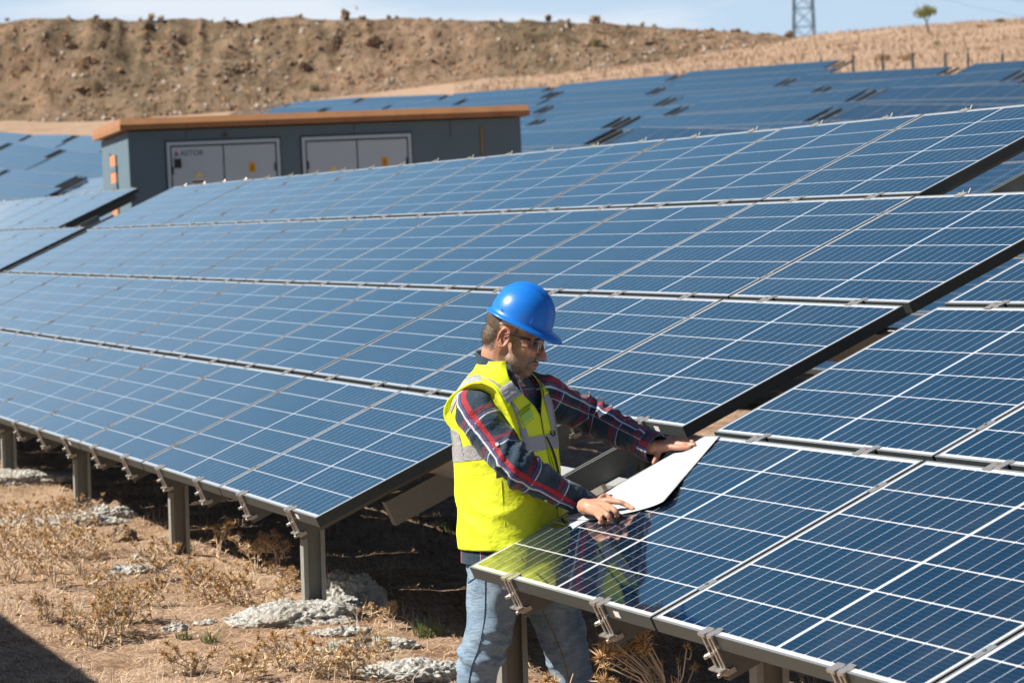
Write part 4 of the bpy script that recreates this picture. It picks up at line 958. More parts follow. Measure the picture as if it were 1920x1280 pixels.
for sy in (1, -1):
    for (x0, dx_) in ((-.055, .026), (-.099, .010)):     # raised accessory slots low on the shell
        y0 = .102 * math.sqrt(max(0.05, 1 - (x0 / .109) ** 2)) + .0
        vs = [(x0, sy * (y0 - .012), .058), (x0 + dx_, sy * (y0 - .006), .058), (x0 + dx_, sy * (y0 + .006), .060), (x0, sy * (y0 + .004), .060), (x0 + .003, sy * (y0 - .014), .083), (x0 + dx_ - .003, sy * (y0 - .010), .083)]
        m.add([HT @ Vector(v) for v in vs], [(0, 1, 2, 3), (3, 2, 5, 4), (0, 3, 4), (1, 5, 2)])
    m.add([HT @ Vector(v) for v in [(.055, sy * .089, .060), (.061, sy * .087, .060), (.058, sy * .082, .088), (.058, sy * .096, .060)]], [(0, 3, 2), (3, 1, 2)])
m.build('accessory_slot', M['helmet'], hel)
m = MB()
V = []; nn_ = 40
for i in range(nn_):
    th = 2 * math.pi * i / nn_; bk = max(0, -math.cos(th)) ** 1.5
    V += [HT @ Vector((math.cos(th) * .090, math.sin(th) * .083, .048)), HT @ Vector((math.cos(th) * .092, math.sin(th) * .0845, .026 - .030 * bk))]
m.add(V, [(2 * i, 2 * i + 1, (2 * i + 3) % (2 * nn_), (2 * i + 2) % (2 * nn_)) for i in range(nn_)]); m.build('headband', M['strap'], hel, smooth=True)
m = MB(); m.tube([HT @ Vector((-.098, -.018, .016)), HT @ Vector((-.098, .018, .016))], .010, 8); m.build('ratchet_knob', M['black'], hel)
# glasses
N = NT('clear_lens'); g1 = N.n('ShaderNodeBsdfTransparent', Color=(.82, .84, .86)); g2 = N.n('ShaderNodeBsdfGlossy', Roughness=.05); fz = N.n('ShaderNodeFresnel', IOR=1.6).outputs[0]; mx = N.n('ShaderNodeMixShader'); N.put(mx.inputs[0], N.math('ADD', fz, .05)); N.t.links.new(g1.outputs[0], mx.inputs[1]); N.t.links.new(g2.outputs[0], mx.inputs[2]); oo = N.n('ShaderNodeOutputMaterial'); N.t.links.new(mx.outputs[0], oo.inputs[0]); M['lens'] = N.m
V = []; ys_ = np.linspace(-.066, .066, 23)
for yy in ys_:
    xx = .112 - 9.0 * yy * yy - (.0 if abs(yy) > .012 else -.002); V += [hp(xx, yy, .012), hp(xx - .002, yy, -.032 + (.014 if abs(yy) < .012 else 0) + .010 * (abs(yy) / .066) ** 4)]
m = MB(); m.add(V, [(2 * i, 2 * i + 1, 2 * i + 3, 2 * i + 2) for i in range(22)]); gl = m.build('safety_glasses', M['lens'], man, smooth=True)
for sy in (1, -1):
    m = MB(); m.tube([hp(.074, sy * .066, .006), hp(.04, sy * .078, .006), hp(-.002, sy * .084, .004), hp(-.02, sy * .084, -.008)], [.0042, .003, .002, .002], 6); m.build('temple_arm', M['black'], gl)
# ---- shirt: sleeves, trunk, collar
def sleeve(S, E, W, rs, uoff, seed, inn):
    pts = [(shoulderin(S, inn), rs[0] * .9), (S, rs[0]), (S.lerp(E, .5), rs[1]), (E, rs[2]), (E.lerp(W, .5), rs[3]), (W.lerp(E, .16), rs[4]), (W.lerp(E, .0), rs[4] * .97)]
    V, F, UV = limb(pts, 16, 44, uoff, capend=False); n = len(V) // 44; axis = (W - S).normalized()
    for i in range(n):
        t = i / (n - 1); c = sum((V[i * 44 + k] for k in range(44)), Vector()) / 44
        el = math.exp(-((t - .50) / .13) ** 2)      # gathers at the elbow
        wr_ = math.exp(-((t - .84) / .06) ** 2); sh = math.exp(-((t - .17) / .1) ** 2)
        for k in range(44):
            p = V[i * 44 + k]; d = (p - c).normalized(); w = 2 * math.pi * k / 44
            a = noise.noise(Vector((p.x * 9 + seed, p.y * 9, p.z * 9))) * .011 + noise.noise(p * 24 + Vector((seed, 0, 0))) * .0045
            ax_ = (p - S).dot(axis) + .025 * math.sin(w + seed) + .03 * noise.noise(p * 6); a += ((1 - abs(noise.noise(Vector((p.x * 3 + seed, p.y * 3, ax_ * 24))))) ** 4 - .35) * (el * .017 + wr_ * .013 + .004)
            a += sh * .004 * math.sin(w * 5 + t * 30)
            if t > .93: a *= .15
            V[i * 44 + k] = p + d * a
    return V, F, UV
m = MB()
V, F, UV = sleeve(S1, E1, W1, (.078, .074, .069, .057, .050), .125, 1.3, .45); m.add(V, F, 0, UV)
V, F, UV = sleeve(S2, E2, W2, (.080, .072, .068, .058, .053), .10, 5.1, .5); m.add(V, F, 0, UV)
V, rows, nr, seg = torso(-.016, 0, None, 8, 72, .006, 2)
V = [v - UP * (.0) for v in V]
F, ix = grid_faces(nr, seg, lambda i, k: i > 3); UV = [[((k + a) / seg * 1.15, (i + b) * .0115) for a, b in ((0, 0), (1, 0), (1, 1), (0, 1))] for i, k in ix]
m.add(V, F, 0, UV)
shirt = child(clean('shirt', m.v, m.f, M['plaid'], m.uv), 'shirt')
sol = shirt.modifiers.new('thick', 'SOLIDIFY'); sol.thickness = .0022; sol.offset = -1
# lower shirt hem, seen under the vest
V, rows, nr, seg = torso(.004, 0, 4, 6, 72, .004, 4)
k0 = int(np.argmin(np.abs(rows[:, 2] - pp(962, 1049).z)))
F, ix = grid_faces(nr, seg, lambda i, k: i >= k0 and i < 16); UV = [[((k + a) / seg * 1.15 + .04, (i + b) * .009 + .03) for a, b in ((0, 0), (1, 0), (1, 1), (0, 1))] for i, k in ix]
child(clean('shirt_hem', V, F, M['plaid'], UV), 'shirt_hem', shirt)
# cuffs
for W_, E_, r, uo in ((W1, E1, .0515, .03), (W2, E2, .055, .0)):
    dr = (W_ - E_).normalized(); a = W_ - dr * .045; b = W_ + dr * .022
    V, F, UV = limb([(a, r), (a.lerp(b, .5), r * 1.03), (b, r * .96)], 8, 32, uo, capend=False); UV = [[(u, v + .078) for u, v in q] for q in UV]
    o = child(clean('cuff', V, F, M['plaid'], UV), 'cuff', shirt); s_ = o.modifiers.new('t', 'SOLIDIFY'); s_.thickness = .003; s_.offset = 0
def but(p, n, r=.0062):
    m = MB(); n = n.normalized(); m.tube([p - n * .001, p + n * .0022], r, 10); return m
shirt_bvh = None
def bvh_of(o):
    me = o.data; return BVHTree.FromPolygons([o.matrix_world @ v.co if False else v.co for v in me.vertices], [tuple(p.vertices) for p in me.polygons])
sb = BVHTree.FromPolygons([tuple(v.co) for v in shirt.data.vertices], [tuple(p.vertices) for p in shirt.data.polygons])
# collar
m = MB(); V = []; nc = 40
cc = pp(937, 684, 0); cu_ = (UP * .96 + Fv * -.10 + RIGHT * -.12).normalized()
for i in range(nc):
    w = math.radians(28 + 304 * i / (nc - 1)); dd = Fv * math.cos(w) + Rv * math.sin(w); bk = .5 - .5 * math.cos(w)
    r0, r1 = .070, .073; h = .022 + .034 * bk
    dn = .5 + .5 * math.cos(w)
    V += [cc + dd * (r1 + .016) - UP * (.020 + .022 * dn), cc + dd * r1 + cu_ * (h - .022 * dn), cc + dd * (r0 - .002) + cu_ * (h - .004 - .022 * dn), cc + dd * (r0 - .004) - UP * .02]
F = [(4 * i + a, 4 * i + 4 + a, 4 * i + 5 + a, 4 * i + 1 + a) for i in range(nc - 1) for a in range(3)]; UV = [[(.0012 * i + .14, .0132 * a + .070), (.0012 * i + .1412, .0132 * a + .070), (.0012 * i + .1412, .0132 * a + .083), (.0012 * i + .14, .0132 * a + .083)] for i in range(nc - 1) for a in range(3)]
child(clean('collar', V, F, M['plaid'], UV), 'collar', shirt)
# ---- vest
VO = .010
V0, rows, nr, seg = torso(VO, 0, 13, 10, 96, 0, 7)
hemz = pp(962, 1021).z
def vpt(i, w):
    r = rows[i]; t = i / (nr - 1); c = Vector(r[:3]); q = 1.0 / ((abs(math.cos(w)) ** 2.4 + abs(math.sin(w)) ** 2.4) ** (1 / 2.4))
    d = Fv * math.cos(w) * (r[4] + VO) * q + Rv * math.sin(w) * (r[3] + VO) * q; p = c + d
    dg_ = p.z * .8 + w * .06
    nn = noise.noise(Vector((p.x * 4 + 7, p.y * 4, dg_ * 8))) * 1.0 + noise.noise(Vector((p.x * 9, p.y * 9, p.z * 9 + 7))) * .4
    rid = (1 - abs(noise.noise(Vector((p.x * 5, p.y * 5, (p.z + .25 * math.sin(w)) * 8 + 2))))) ** 5 * .9 * max(0, .5 + noise.noise(p * 4))
    low = 1 - sstep(pp(0, 900).z, pp(0, 800).z, r[2])
    return p + d.normalized() * ((nn * .6 + rid * (.35 + .65 * float(low))) * .018 * (1 if t < .72 else .25) * (.35 + .65 * min(1, abs(r[2] - hemz) / .06)))
i0v = int(np.argmin(np.abs(rows[:, 2] - hemz))); V = []; NK = 110
i1v = int(np.argmin(np.abs(rows[:, 2] - pp(0, 684).z)))
for i in range(i0v, i1v + 1):
    z = rows[i][2]; top = float(sstep(pp(0, 806).z, pp(0, 694).z, z)); op = math.radians(1.2 + 44 * top ** .8)
    for k in range(NK):
        V.append(vpt(i, op + (2 * math.pi - 2 * op) * k / (NK - 1)))
F = [(i * NK + k, i * NK + k + 1, (i + 1) * NK + k + 1, (i + 1) * NK + k) for i in range(i1v - i0v) for k in range(NK - 1)]
# billow below the chest: hangs a little away at the lower back
vest = child(clean('safety_vest', V, F, M['vest']), 'safety_vest')
s_ = vest.modifiers.new('t', 'SOLIDIFY'); s_.thickness = .0025; s_.offset = 1
vb = BVHTree.FromPolygons([tuple(v.co) for v in vest.data.vertices], [tuple(p.vertices) for p in vest.data.polygons])
def proj(px, py, off=.003, t=0):
    d = ray(px, py); h = vb.ray_cast(CAM, d)
    if h[0] is None:
        h = vb.find_nearest(pp(px, py, t))
        n = h[1]; return h[0] + (n if n.dot(h[0] - pp(945, py, 0)) > 0 else -n) * off
    n = h[1]; n = n if n.dot(d) < 0 else -n
    return h[0] + n * off
def strip(left, right, name, mat, par, off=.0035, nu=24, nv=5, offs=None):
    Lp = cr([(*p, 0) for p in left], nu); Rp = cr([(*p, 0) for p in right], nu); n = min(len(Lp), len(Rp)); V = []
    for i in range(n):
        for j in range(nv):
            q = Lp[i] * (1 - j / (nv - 1)) + Rp[i] * (j / (nv - 1)); V.append(proj(q[0], q[1], off))
    F = [(i * nv + j, i * nv + j + 1, (i + 1) * nv + j + 1, (i + 1) * nv + j) for i in range(n - 1) for j in range(nv - 1) if all((V[a] - V[b]).length < .10 for a, b in ((i * nv + j, (i + 1) * nv + j), (i * nv + j, i * nv + j + 1), (i * nv + j + 1, (i + 1) * nv + j + 1)))]
    par_ = list(range(len(V)))
    def fd_(a):
        while par_[a] != a: a = par_[a]
        return a
    for f in F:
        for a in f[1:]: par_[fd_(a)] = fd_(f[0])
    cnt_ = {}
    for f in F: cnt_[fd_(f[0])] = cnt_.get(fd_(f[0]), 0) + 1
    best_ = max(cnt_, key=cnt_.get); F = [f for f in F if fd_(f[0]) == best_]
    me = clean(name, V, F, mat); o = child(me, name, par); s = o.modifiers.new('t', 'SOLIDIFY'); s.thickness = .0012; s.offset = 0; return o
# waist band all round: from the surface itself
def band(z0f, wdt, name='reflective_band'):
    V = []; nk = 120
    for k in range(nk + 1):
        w = 2 * math.pi * k / nk + .03
        if k == nk: w = 2 * math.pi - .03
        for j in range(4):
            z = z0f(w) + wdt * (j / 3 - .5); i = int(np.argmin(np.abs(rows[:, 2] - z))); i = min(max(i, 1), nr - 2)
            f_ = (z - rows[i][2]) / (rows[i + 1][2] - rows[i][2] + 1e-9); c = Vector(rows[i][:3]).lerp(Vector(rows[i + 1][:3]), max(-1, min(1, f_))); c.z = z
            d = (Fv * math.cos(w) + Rv * math.sin(w)).normalized(); h = vb.ray_cast(c + d * .6, -d); V.append((h[0] if h[0] is not None and (h[0] - c).length < .4 else c + d * .2) + d * .0045)
    F = [(k * 4 + j, k * 4 + j + 1, k * 4 + 5 + j, k * 4 + 4 + j) for k in range(nk) for j in range(3)]
    return child(clean(name, V, F, M['tape']), name, vest)
band(lambda w: pp(0, 866).z + .038 * math.cos(w) * .6, .052)
strip([(902, 705), (935, 722), (957, 757), (972, 800), (978, 850)], [(930, 722), (948, 738), (975, 775), (988, 812), (996, 845)], 'reflective_band', M['tape'], vest)
strip([(935, 730), (948, 721), (958, 714)], [(950, 758), (965, 747), (976, 740)], 'reflective_band', M['tape'], vest, .005)
strip([(900, 703), (872, 712), (853, 735), (842, 765)], [(906, 722), (880, 727), (862, 745), (848, 775)], 'reflective_band', M['tape'], vest, .004)
strip([(846, 800), (850, 830), (855, 852)], [(862, 812), (868, 835), (872, 856)], 'reflective_band', M['tape'], vest, .004)
strip([(1000, 698), (1012, 730), (1024, 770), (1034, 815)], [(1018, 690), (1027, 725), (1036, 770), (1043, 812)], 'reflective_band', M['tape'], vest, .005)
# zip, pocket, little clip
strip([(1006, 792), (1020, 818), (1036, 855), (1046, 900)], [(1009, 791), (1023, 817), (1039, 855), (1049, 900)], 'zip', M['black'], vest, .006, nv=2)
strip([(1002, 795), (1015, 820), (1031, 857), (1042, 900)], [(1005, 793), (1018, 818), (1034, 855), (1045, 900)], 'zip_tape', M['vest_trim'], vest, .005, nv=2)
strip([(968, 776), (992, 757)], [(978, 804), (1001, 785)], 'badge_pocket', M['vest_trim'], vest, .005)
N = NT('clear_pocket'); M['pocket'] = N.bsdf((.45, .75, .10), .12, 0, None, Specular__IOR__Level=.8)
strip([(972, 779), (990, 765)], [(980, 799), (998, 784)], 'badge_window', M['pocket'], vest, .007)
m = MB(); m.tube([proj(1027, 808, .010), proj(1028, 815, .012), proj(1032, 818, .012), proj(1035, 815, .012), proj(1034, 808, .010)], .0024, 6); m.build('hook', M['black'], vest)
m = MB(); m.tube([proj(940, 900, .003), proj(943, 940, .003), proj(947, 985, .003)], .0016, 4); m.build('side_seam', M['vest_trim'], vest)
strip([(1008, 722), (1018, 718)], [(1018, 742), (1027, 738)], 'pocket_flap', M['vest_trim'], vest, .007, nu=6)
# hem binding and neck edge
def edge_tube(pts, r, name, mat): m = MB(); m.tube(pts, r, 6); return m.build(name, mat, vest, smooth=True)
# armhole: a funnel standing off the near shoulder
loop = [(905, 717, .235), (930, 730, .268), (951, 766, .275), (968, 805, .255), (984, 850, .23), (975, 885, .17), (940, 872, .17), (902, 842, .14), (868, 815, .10), (842, 795, .055), (834, 773, .045), (842, 750, .07), (862, 731, .13), (885, 719, .19)]
lp = cr([tuple(pp(*q)) for q in loop + loop[:1]], 6); lp = [Vector(q) for q in lp]
m = MB(); m.tube(lp, .0052, 6, cap=False); m.build('armhole_binding', M['vest_trim'], vest, smooth=True)
V = []; ce = shoulderin(S1, .35)
for p in lp:
    h = vb.find_nearest(p.lerp(ce, .25)); q = h[0] if h[0] is not None else p.lerp(ce, .4); V += [p, p.lerp(q, .5) + (p - ce).normalized() * .006, q.lerp(ce, .05)]
n = len(lp); F = [(3 * i + j, 3 * i + 3 + j, 3 * i + 4 + j, 3 * i + 1 + j) for i in range(n - 1) for j in range(2)]
o = child(clean('armhole_facing', V, F, M['vest']), 'armhole_facing', vest); s_ = o.modifiers.new('t', 'SOLIDIFY'); s_.thickness = .002
# shirt buttons
def sproj(px, py):
    d = ray(px, py); h = sb.ray_cast(CAM, d); return (h[0], h[1] if h[1].dot(d) < 0 else -h[1]) if h[0] is not None else (pp(px, py, .2), TOCAM)
for q in ((932, 833, .0068), (1024, 937, .006), (1064, 958, .0075), (973, 714, .006)):
    p, n_2 = sproj(q[0], q[1]); but(p + n_2 * .002, n_2, q[2]).build('button', M['button'], shirt)
# ---- jeans
m = MB()
def leg(HP, seed, uo):
    V, F, UV = limb(HP, 14, 40, uo, capend=False); n = len(V) // 40
    for i in range(n):
        t = i / (n - 1); c = sum((V[i * 40 + k] for k in range(40)), Vector()) / 40; kn_ = math.exp(-((t - .50) / .14) ** 2); up_ = math.exp(-((t - .06) / .12) ** 2)
        for k in range(40):
            p = V[i * 40 + k]; w = 2 * math.pi * k / 40; d = (p - c).normalized()
            a = noise.noise(Vector((p.x * 6 + seed, p.y * 6, p.z * 7))) * .015 + noise.noise(p * 16 + Vector((seed, 1, 0))) * .004
            zz = p.z + .05 * math.sin(w + seed) + .04 * noise.noise(p * 5)
            a += ((1 - abs(noise.noise(Vector((p.x * 4, p.y * 4, zz * 21 + seed))))) ** 4 - .35) * (.003 + .013 * kn_ + .007 * up_)
            V[i * 40 + k] = p + d * a
    return V, F, UV
VL1, F1, UV1 = leg(HIPN, 2.2, 0); m.add(VL1, F1, 0, UV1); VL2, F2, UV2 = leg(HIPF, 6.7, .3); m.add(VL2, F2, 0, UV2)
V, rws, nrr, sg = torso(-.004, 0, 3, 6, 60, .004, 9); low = [(*pp(965, 1115, 0), .165, .14), (*pp(966, 1092, 0), .182, .155)]
rr2 = low + [tuple(r) for r in rws]; rr2 = cr(rr2, 1); V = []
for r in rr2:
    for k in range(60):
        w = 2 * math.pi * k / 60; V.append(Vector(r[:3]) + Fv * math.cos(w) * (r[4] - .004) + Rv * math.sin(w) * (r[3] - .004))
F, ix = grid_faces(len(rr2), 60); F.append(tuple(range(60))[::-1]); m.add(V, F, 0, [[(.3 + .02 * k, .02 * i)] * 4 for i, k in ix] + [[(0, 0)] * 60])
jeans = child(clean('jeans', m.v, m.f, M['denim'], m.uv), 'jeans')
jb = BVHTree.FromPolygons([tuple(v.co) for v in jeans.data.vertices], [tuple(p.vertices) for p in jeans.data.polygons])
def jline(pts, r, mat, name='seam'):
    q = cr([(*p, 0) for p in pts], 6); out = []
    for a in q:
        d = ray(a[0], a[1]); h = jb.ray_cast(CAM, d)
        if h[0] is not None: out.append(h[0] - d.normalized() * .0012)
    if len(out) > 2: m = MB(); m.tube(out, r, 5); m.build(name, mat, jeans)
jline([(909, 1062), (910, 1110), (908, 1160), (899, 1210), (886, 1245), (879, 1279), (876, 1330)], .0018, M['seam'])
jline([(1010, 1130), (1030, 1170), (1050, 1215), (1064, 1262), (1072, 1300)], .0018, simple('orange_thread', (.30, .16, .07), .8))
jline([(916, 1052), (900, 1075), (884, 1088), (878, 1092)], .003, M['seam'], 'pocket_edge')
for c, dr in ((HIPN[-1][0], RIGHT + TOCAM * .5), (HIPF[-1][0], RIGHT + TOCAM * .4)):
    d = dr.normalized(); V, F, UV = limb([(c + UP * .03, .055), (c - UP * .03 + d * .02, .058), (c - UP * .06 + d * .08, .050), (c - UP * .07 + d * .17, .036), (c - UP * .075 + d * .20, .02)], 6, 20)
    child(clean('boot', V, F, simple('brown_boot', (.12, .07, .04), .7), UV), 'boot')
# ------------------------------------------------------------------ paper plan on the near array
N = NT('paper'); p = N.coord('UV'); u, v, _ = N.sep(p)
c = (.86, .87, .90)
M['paper'] = N.bsdf(N.mix(N.ramp(N.noise(N.pos(), 25, 4), [(.5, 0), (.8, .12)]), (.50, .51, .54), (.42, .44, .47)), .7, 0, N.bump(N.noise(N.pos(), 9, 4, .6, 1.0), .5, .012))
def sheet(Lp, Rp, hfun, nu, nv, name, n2=10):
    def even(P):
        c = cr([(*q, 0) for q in P], 16)[:, :2]; d = np.r_[0, np.cumsum(np.linalg.norm(np.diff(c, axis=0), axis=1))]; u = np.linspace(0, d[-1], 56); return np.stack([np.interp(u, d, c[:, 0]), np.interp(u, d, c[:, 1])], 1)
    a = even(Lp); b = even(Rp); V = []; n = len(a)
    for i in range(n):
        for j in range(nv):
            t = j / (nv - 1); q = a[i] * (1 - t) + b[i] * t; V.append(onB(q[0], q[1], hfun(i / (n - 1), t)))
    F = [(i * nv + j, i * nv + j + 1, (i + 1) * nv + j + 1, (i + 1) * nv + j) for i in range(n - 1) for j in range(nv - 1)]
    UV = [[(((f // nv) / n), (f % nv) / nv) for f in ff] for ff in F]; return clean(name, V, F, M['paper'], UV)
def hf_(s, t):
    h = .0045 + .0035 * math.sin(s * 11 + t * 3) + .002 * math.sin(t * 7 + s * 4)
    h += .013 * math.exp(-((s - .52) / .10) ** 2) * max(0, (t - .78) / .22) ** 2
    h -= .0
    return max(.0022, h)
pl = link(bpy.data.objects.new('paper_plan', sheet([(1058, 972), (1085, 955), (1117, 931), (1180, 897), (1250, 857), (1324, 817)], [(1110, 974), (1152, 966), (1190, 958), (1222, 949), (1243, 940), (1248, 935), (1275, 904), (1349, 817)], hf_, 0, 22, 'paper_plan')))
tag(pl, 'white paper plan on the corner of the near array under both hands of the man', 'paper')
s_ = pl.modifiers.new('t', 'SOLIDIFY'); s_.thickness = .0009; s_.offset = 0
p2 = sheet([(1062, 974), (1078, 962), (1100, 950)], [(1074, 991), (1100, 976), (1140, 965)], lambda s, t: .0030 + .0 * s, 0, 8, 'under_sheet'); o = link(bpy.data.objects.new('under_sheet', p2)); parent(o, pl)
lay = pl
# faint drawing and note on the sheet
m = MB(); pb = BVHTree.FromPolygons([tuple(v.co) for v in pl.data.vertices], [tuple(p.vertices) for p in pl.data.polygons])
def pline(pts, r):
    q = []
    for a, b in pts:
        d = ray(a, b); h = pb.ray_cast(CAM, d)
        if h[0] is not None: q.append(h[0] + nB * .0012)
    if len(q) > 1: m.tube(q, r, 3)
for i in range(9):
    x0 = 1245 + i * 2.6; y0 = 858 - i * .95; hgt = 2.6 + 1.4 * ((i * 7) % 3) / 2
    pline([(x0, y0), (x0 + .9, y0 - hgt)], .0007)
    if i % 2: pline([(x0, y0 - 1), (x0 + 2, y0 - 1.8)], .0006)
m.build('handwriting', simple('ink', (.03, .04, .10), .6), pl)
m = MB()
for a, b in (((1195, 905), (1300, 850)), ((1200, 915), (1255, 887)), ((1180, 925), (1240, 895)), ((1255, 887), (1265, 897)), ((1270, 880), (1310, 858))):
    pline([(a[0] + (b[0] - a[0]) * t, a[1] + (b[1] - a[1]) * t) for t in np.linspace(0, 1, 10)], .0004)
m.build('drawing_lines', simple('pale_ink', (.55, .57, .62), .6), pl)
# ------------------------------------------------------------------ dry vegetation near the camera
M['thistle2'] = simple('pale_thistle_leaf', (.76, .52, .30), .85, var=.4, scale=14)
def spikes(mb, c, r, n, w, mat=0, bias=None):
    for _ in range(n):
        d = Vector((random.gauss(0, 1), random.gauss(0, 1), random.gauss(0, 1))).normalized()
        if bias is not None: d = (d + bias * .6).normalized()
        a = d.orthogonal().normalized(); a.rotate(Matrix.Rotation(random.random() * 6.28, 3, d)); L_ = r * random.uniform(.6, 1.25); mid = c + d * L_ * .5 + Vector((0, 0, -.1 * r)) * random.random()
        mb.add([c - a * w, c + a * w, mid + a * w * .8, c + d * L_, mid - a * w * .8], [(0, 1, 2, 4), (4, 2, 3)], mat)
def head_mesh(n=46, r=.05, w=.0022):
    m = MB(); spikes(m, Vector((0, 0, 0)), r, n, w, 0, Vector((0, 0, .6))); spikes(m, Vector((0, 0, 0)), r * .45, 30, w * 1.2, 0)
    return m.mesh('flower_head', M['thistle'])
HEADS = [head_mesh(40 + 8 * i, .040 + .006 * i, .0026) for i in range(3)]
def thistle(loc, h, nb, spread, label, group=None, lean=(0, 0), name='dry_thistle', heads=True):
    e_ = empty(name, loc); tag(e_, label, 'thistle', group); st = MB(); tips = []
    for b in range(nb):
        a = random.random() * 6.28; s = spread * random.uniform(.4, 1); top = Vector((math.cos(a) * s + lean[0], math.sin(a) * s + lean[1], h * random.uniform(.6, 1)))
        mid = Vector((top.x * .3, top.y * .3, top.z * .55)); P = [Vector((0, 0, -.03)), mid, top]; st.tube([loc + q for q in P], [.004, .003, .002], 4); tips.append(top)
        for q in range(3):
            c = mid.lerp(top, random.random()); d = Vector((random.uniform(-1, 1), random.uniform(-1, 1), random.uniform(.2, 1))) * spread * .5; st.tube([loc + c, loc + c + d], [.0022, .0014], 3); tips.append(c + d)
            for _ in range(3): spikes(st, loc + c + d * random.random(), .03, 4, .002)
    lf = MB()
    for _ in range(int(nb * 5)): spikes(lf, loc + Vector((random.gauss(0, 1) * spread * .45, random.gauss(0, 1) * spread * .45, .01 + random.random() ** 1.3 * h * .75)), .030, 6, .0034)
    lf.build('leaves', M['thistle2'], e_)
    st.build('stem', M['straw_pale'], e_)
    if heads:
        for t in tips:
            o = link(bpy.data.objects.new('flower_head', random.choice(HEADS))); o.location = loc + t; s = random.uniform(.3, .6); o.scale = (s, s, s); o.rotation_euler = (random.uniform(-.8, .8), random.uniform(-.8, .8), random.random() * 6); parent(o, e_, Matrix.LocRotScale(o.location, o.rotation_euler, o.scale))
    return e_
def gp(px, py):
    p = at(px, py, gD(px, py)); return p
# foreground thistle by the right hand clamp, its stem rises from below the frame
def big_thistle(tips, root, D, label):
    r0 = at(root[0], root[1], D); e_ = empty('dry_thistle', r0); tag(e_, label, 'thistle'); st = MB(); j = at(tips[0][0] * .4 + root[0] * .6, (tips[0][1] + root[1]) / 2, D)
    for (px, py, s) in tips:
        p = at(px, py, D + random.uniform(-.06, .06)); st.tube([r0, r0.lerp(p, .5) + UP * .02 + RIGHT * .02, p], [.0035, .0028, .002], 5)
        o = link(bpy.data.objects.new('flower_head', HEADS[random.randrange(3)])); W_ = Matrix.LocRotScale(p, Euler((random.random(), random.random(), random.random() * 6)), (s + .001, s + .001, s + .001)); o.matrix_basis = W_; parent(o, e_, W_)
    for _ in range(14):
        q = r0.lerp(at(tips[random.randrange(len(tips))][0], tips[random.randrange(len(tips))][1], D), random.uniform(.2, .9)); spikes(st, q, .035, 5, .002)
    st.build('stem', M['straw_pale'], e_); return e_
Df = 9.55
big_thistle([(1130, 1205, .9), (1140, 1222, .9), (1148, 1208, 1.0), (1160, 1195, .8), (1128, 1232, .9), (1135, 1248, .7), (1165, 1215, .8), (1155, 1225, .9), (1143, 1195, .7)], (1245, 1330), Df, 'dry orange thistle with bunched heads just right of the legs of the man')
big_thistle([(1200, 1190, .9), (1206, 1203, 1.1), (1190, 1205, .8), (1212, 1215, .8), (1180, 1224, .7), (1196, 1220, .8), (1215, 1226, .6), (1205, 1180, .6)], (1255, 1340), Df + .05, 'dry orange thistle between the second and third clamps of the near array')
big_thistle([(1288, 1212, .55), (1302, 1250, .45), (1272, 1237, .3)], (1250, 1345), Df, 'thin dry stalk with one star shaped head left of the third clamp')
big_thistle([(1135, 1275, .8), (1117, 1266, .3), (1150, 1280, .5)], (1150, 1360), Df, 'dry thistle head at the bottom edge beside the right leg of the man')
big_thistle([(1240, 1240, .3), (1230, 1238, .25), (1222, 1260, .3)], (1230, 1340), Df + .1, 'bare branching dry stalks at the bottom edge between two thistles')
big_thistle([(1075, 1262, .0), (1030, 1268, .7), (1022, 1276, .7), (1040, 1278, .6)], (1030, 1360), 10.0, 'small dry thistle at the bottom edge between the two legs of the man')
spots = [(30, 1030, .28, 7, .22), (75, 1010, .26, 6, .2), (120, 1045, .3, 8, .25), (60, 1075, .28, 7, .25), (20, 1095, .25, 6, .2), (150, 1080, .26, 6, .22), (100, 1100, .24, 6, .2), (10, 1050, .3, 6, .2), (185, 1050, .22, 5, .18),
         (225, 1195, .22, 7, .16), (190, 1205, .2, 6, .16), (165, 1215, .16, 5, .14), (240, 1170, .22, 6, .12), (90, 1165, .16, 4, .12), (150, 985, .2, 4, .15), (95, 985, .16, 4, .12), (305, 1060, .16, 4, .12), (300, 1090, .2, 4, .14), (415, 1120, .2, 6, .16), (440, 1135, .18, 6, .15), (395, 1130, .16, 5, .14), (480, 1075, .26, 5, .13), (520, 1072, .26, 4, .12), (410, 1050, .34, 4, .10), (545, 1110, .18, 3, .10), (280, 1140, .14, 4, .12), (370, 1100, .16, 4, .12), (520, 1140, .14, 4, .12),
         (700, 1250, .14, 4, .1), (715, 1165, .12, 3, .1), (530, 1262, .16, 5, .13), (600, 1270, .16, 5, .13), (450, 1275, .14, 4, .12), (360, 1262, .12, 4, .1), (660, 1272, .14, 4, .1), (1520, 1290, .18, 5, .2), (1600, 1285, .16, 5, .2), (205, 1120, .14, 4, .14)]
for i, (px, py, h, nb, sp) in enumerate(spots):
    if px < 210 and py < 1120: lb, gr = 'orange brown dry thistle in the big clump at the left edge of the soil', 'thistles of the big left clump'
    elif px < 260 and py > 1150: lb, gr = 'orange brown dry thistle in the low clump near the bottom left shadow', 'thistles of the bottom left clump'
    elif px < 600 and py < 1150: lb, gr = 'straw coloured dry thistle standing between the front posts of the middle array', 'thistles between the front posts'
    else: lb, gr = 'low dry thistle on the open soil at the bottom of the photo', 'low thistles along the bottom edge'
    p = gp(px, py); p.z = gsurf(p.x, p.y); thistle(p, h * .72, nb, sp, lb, gr)
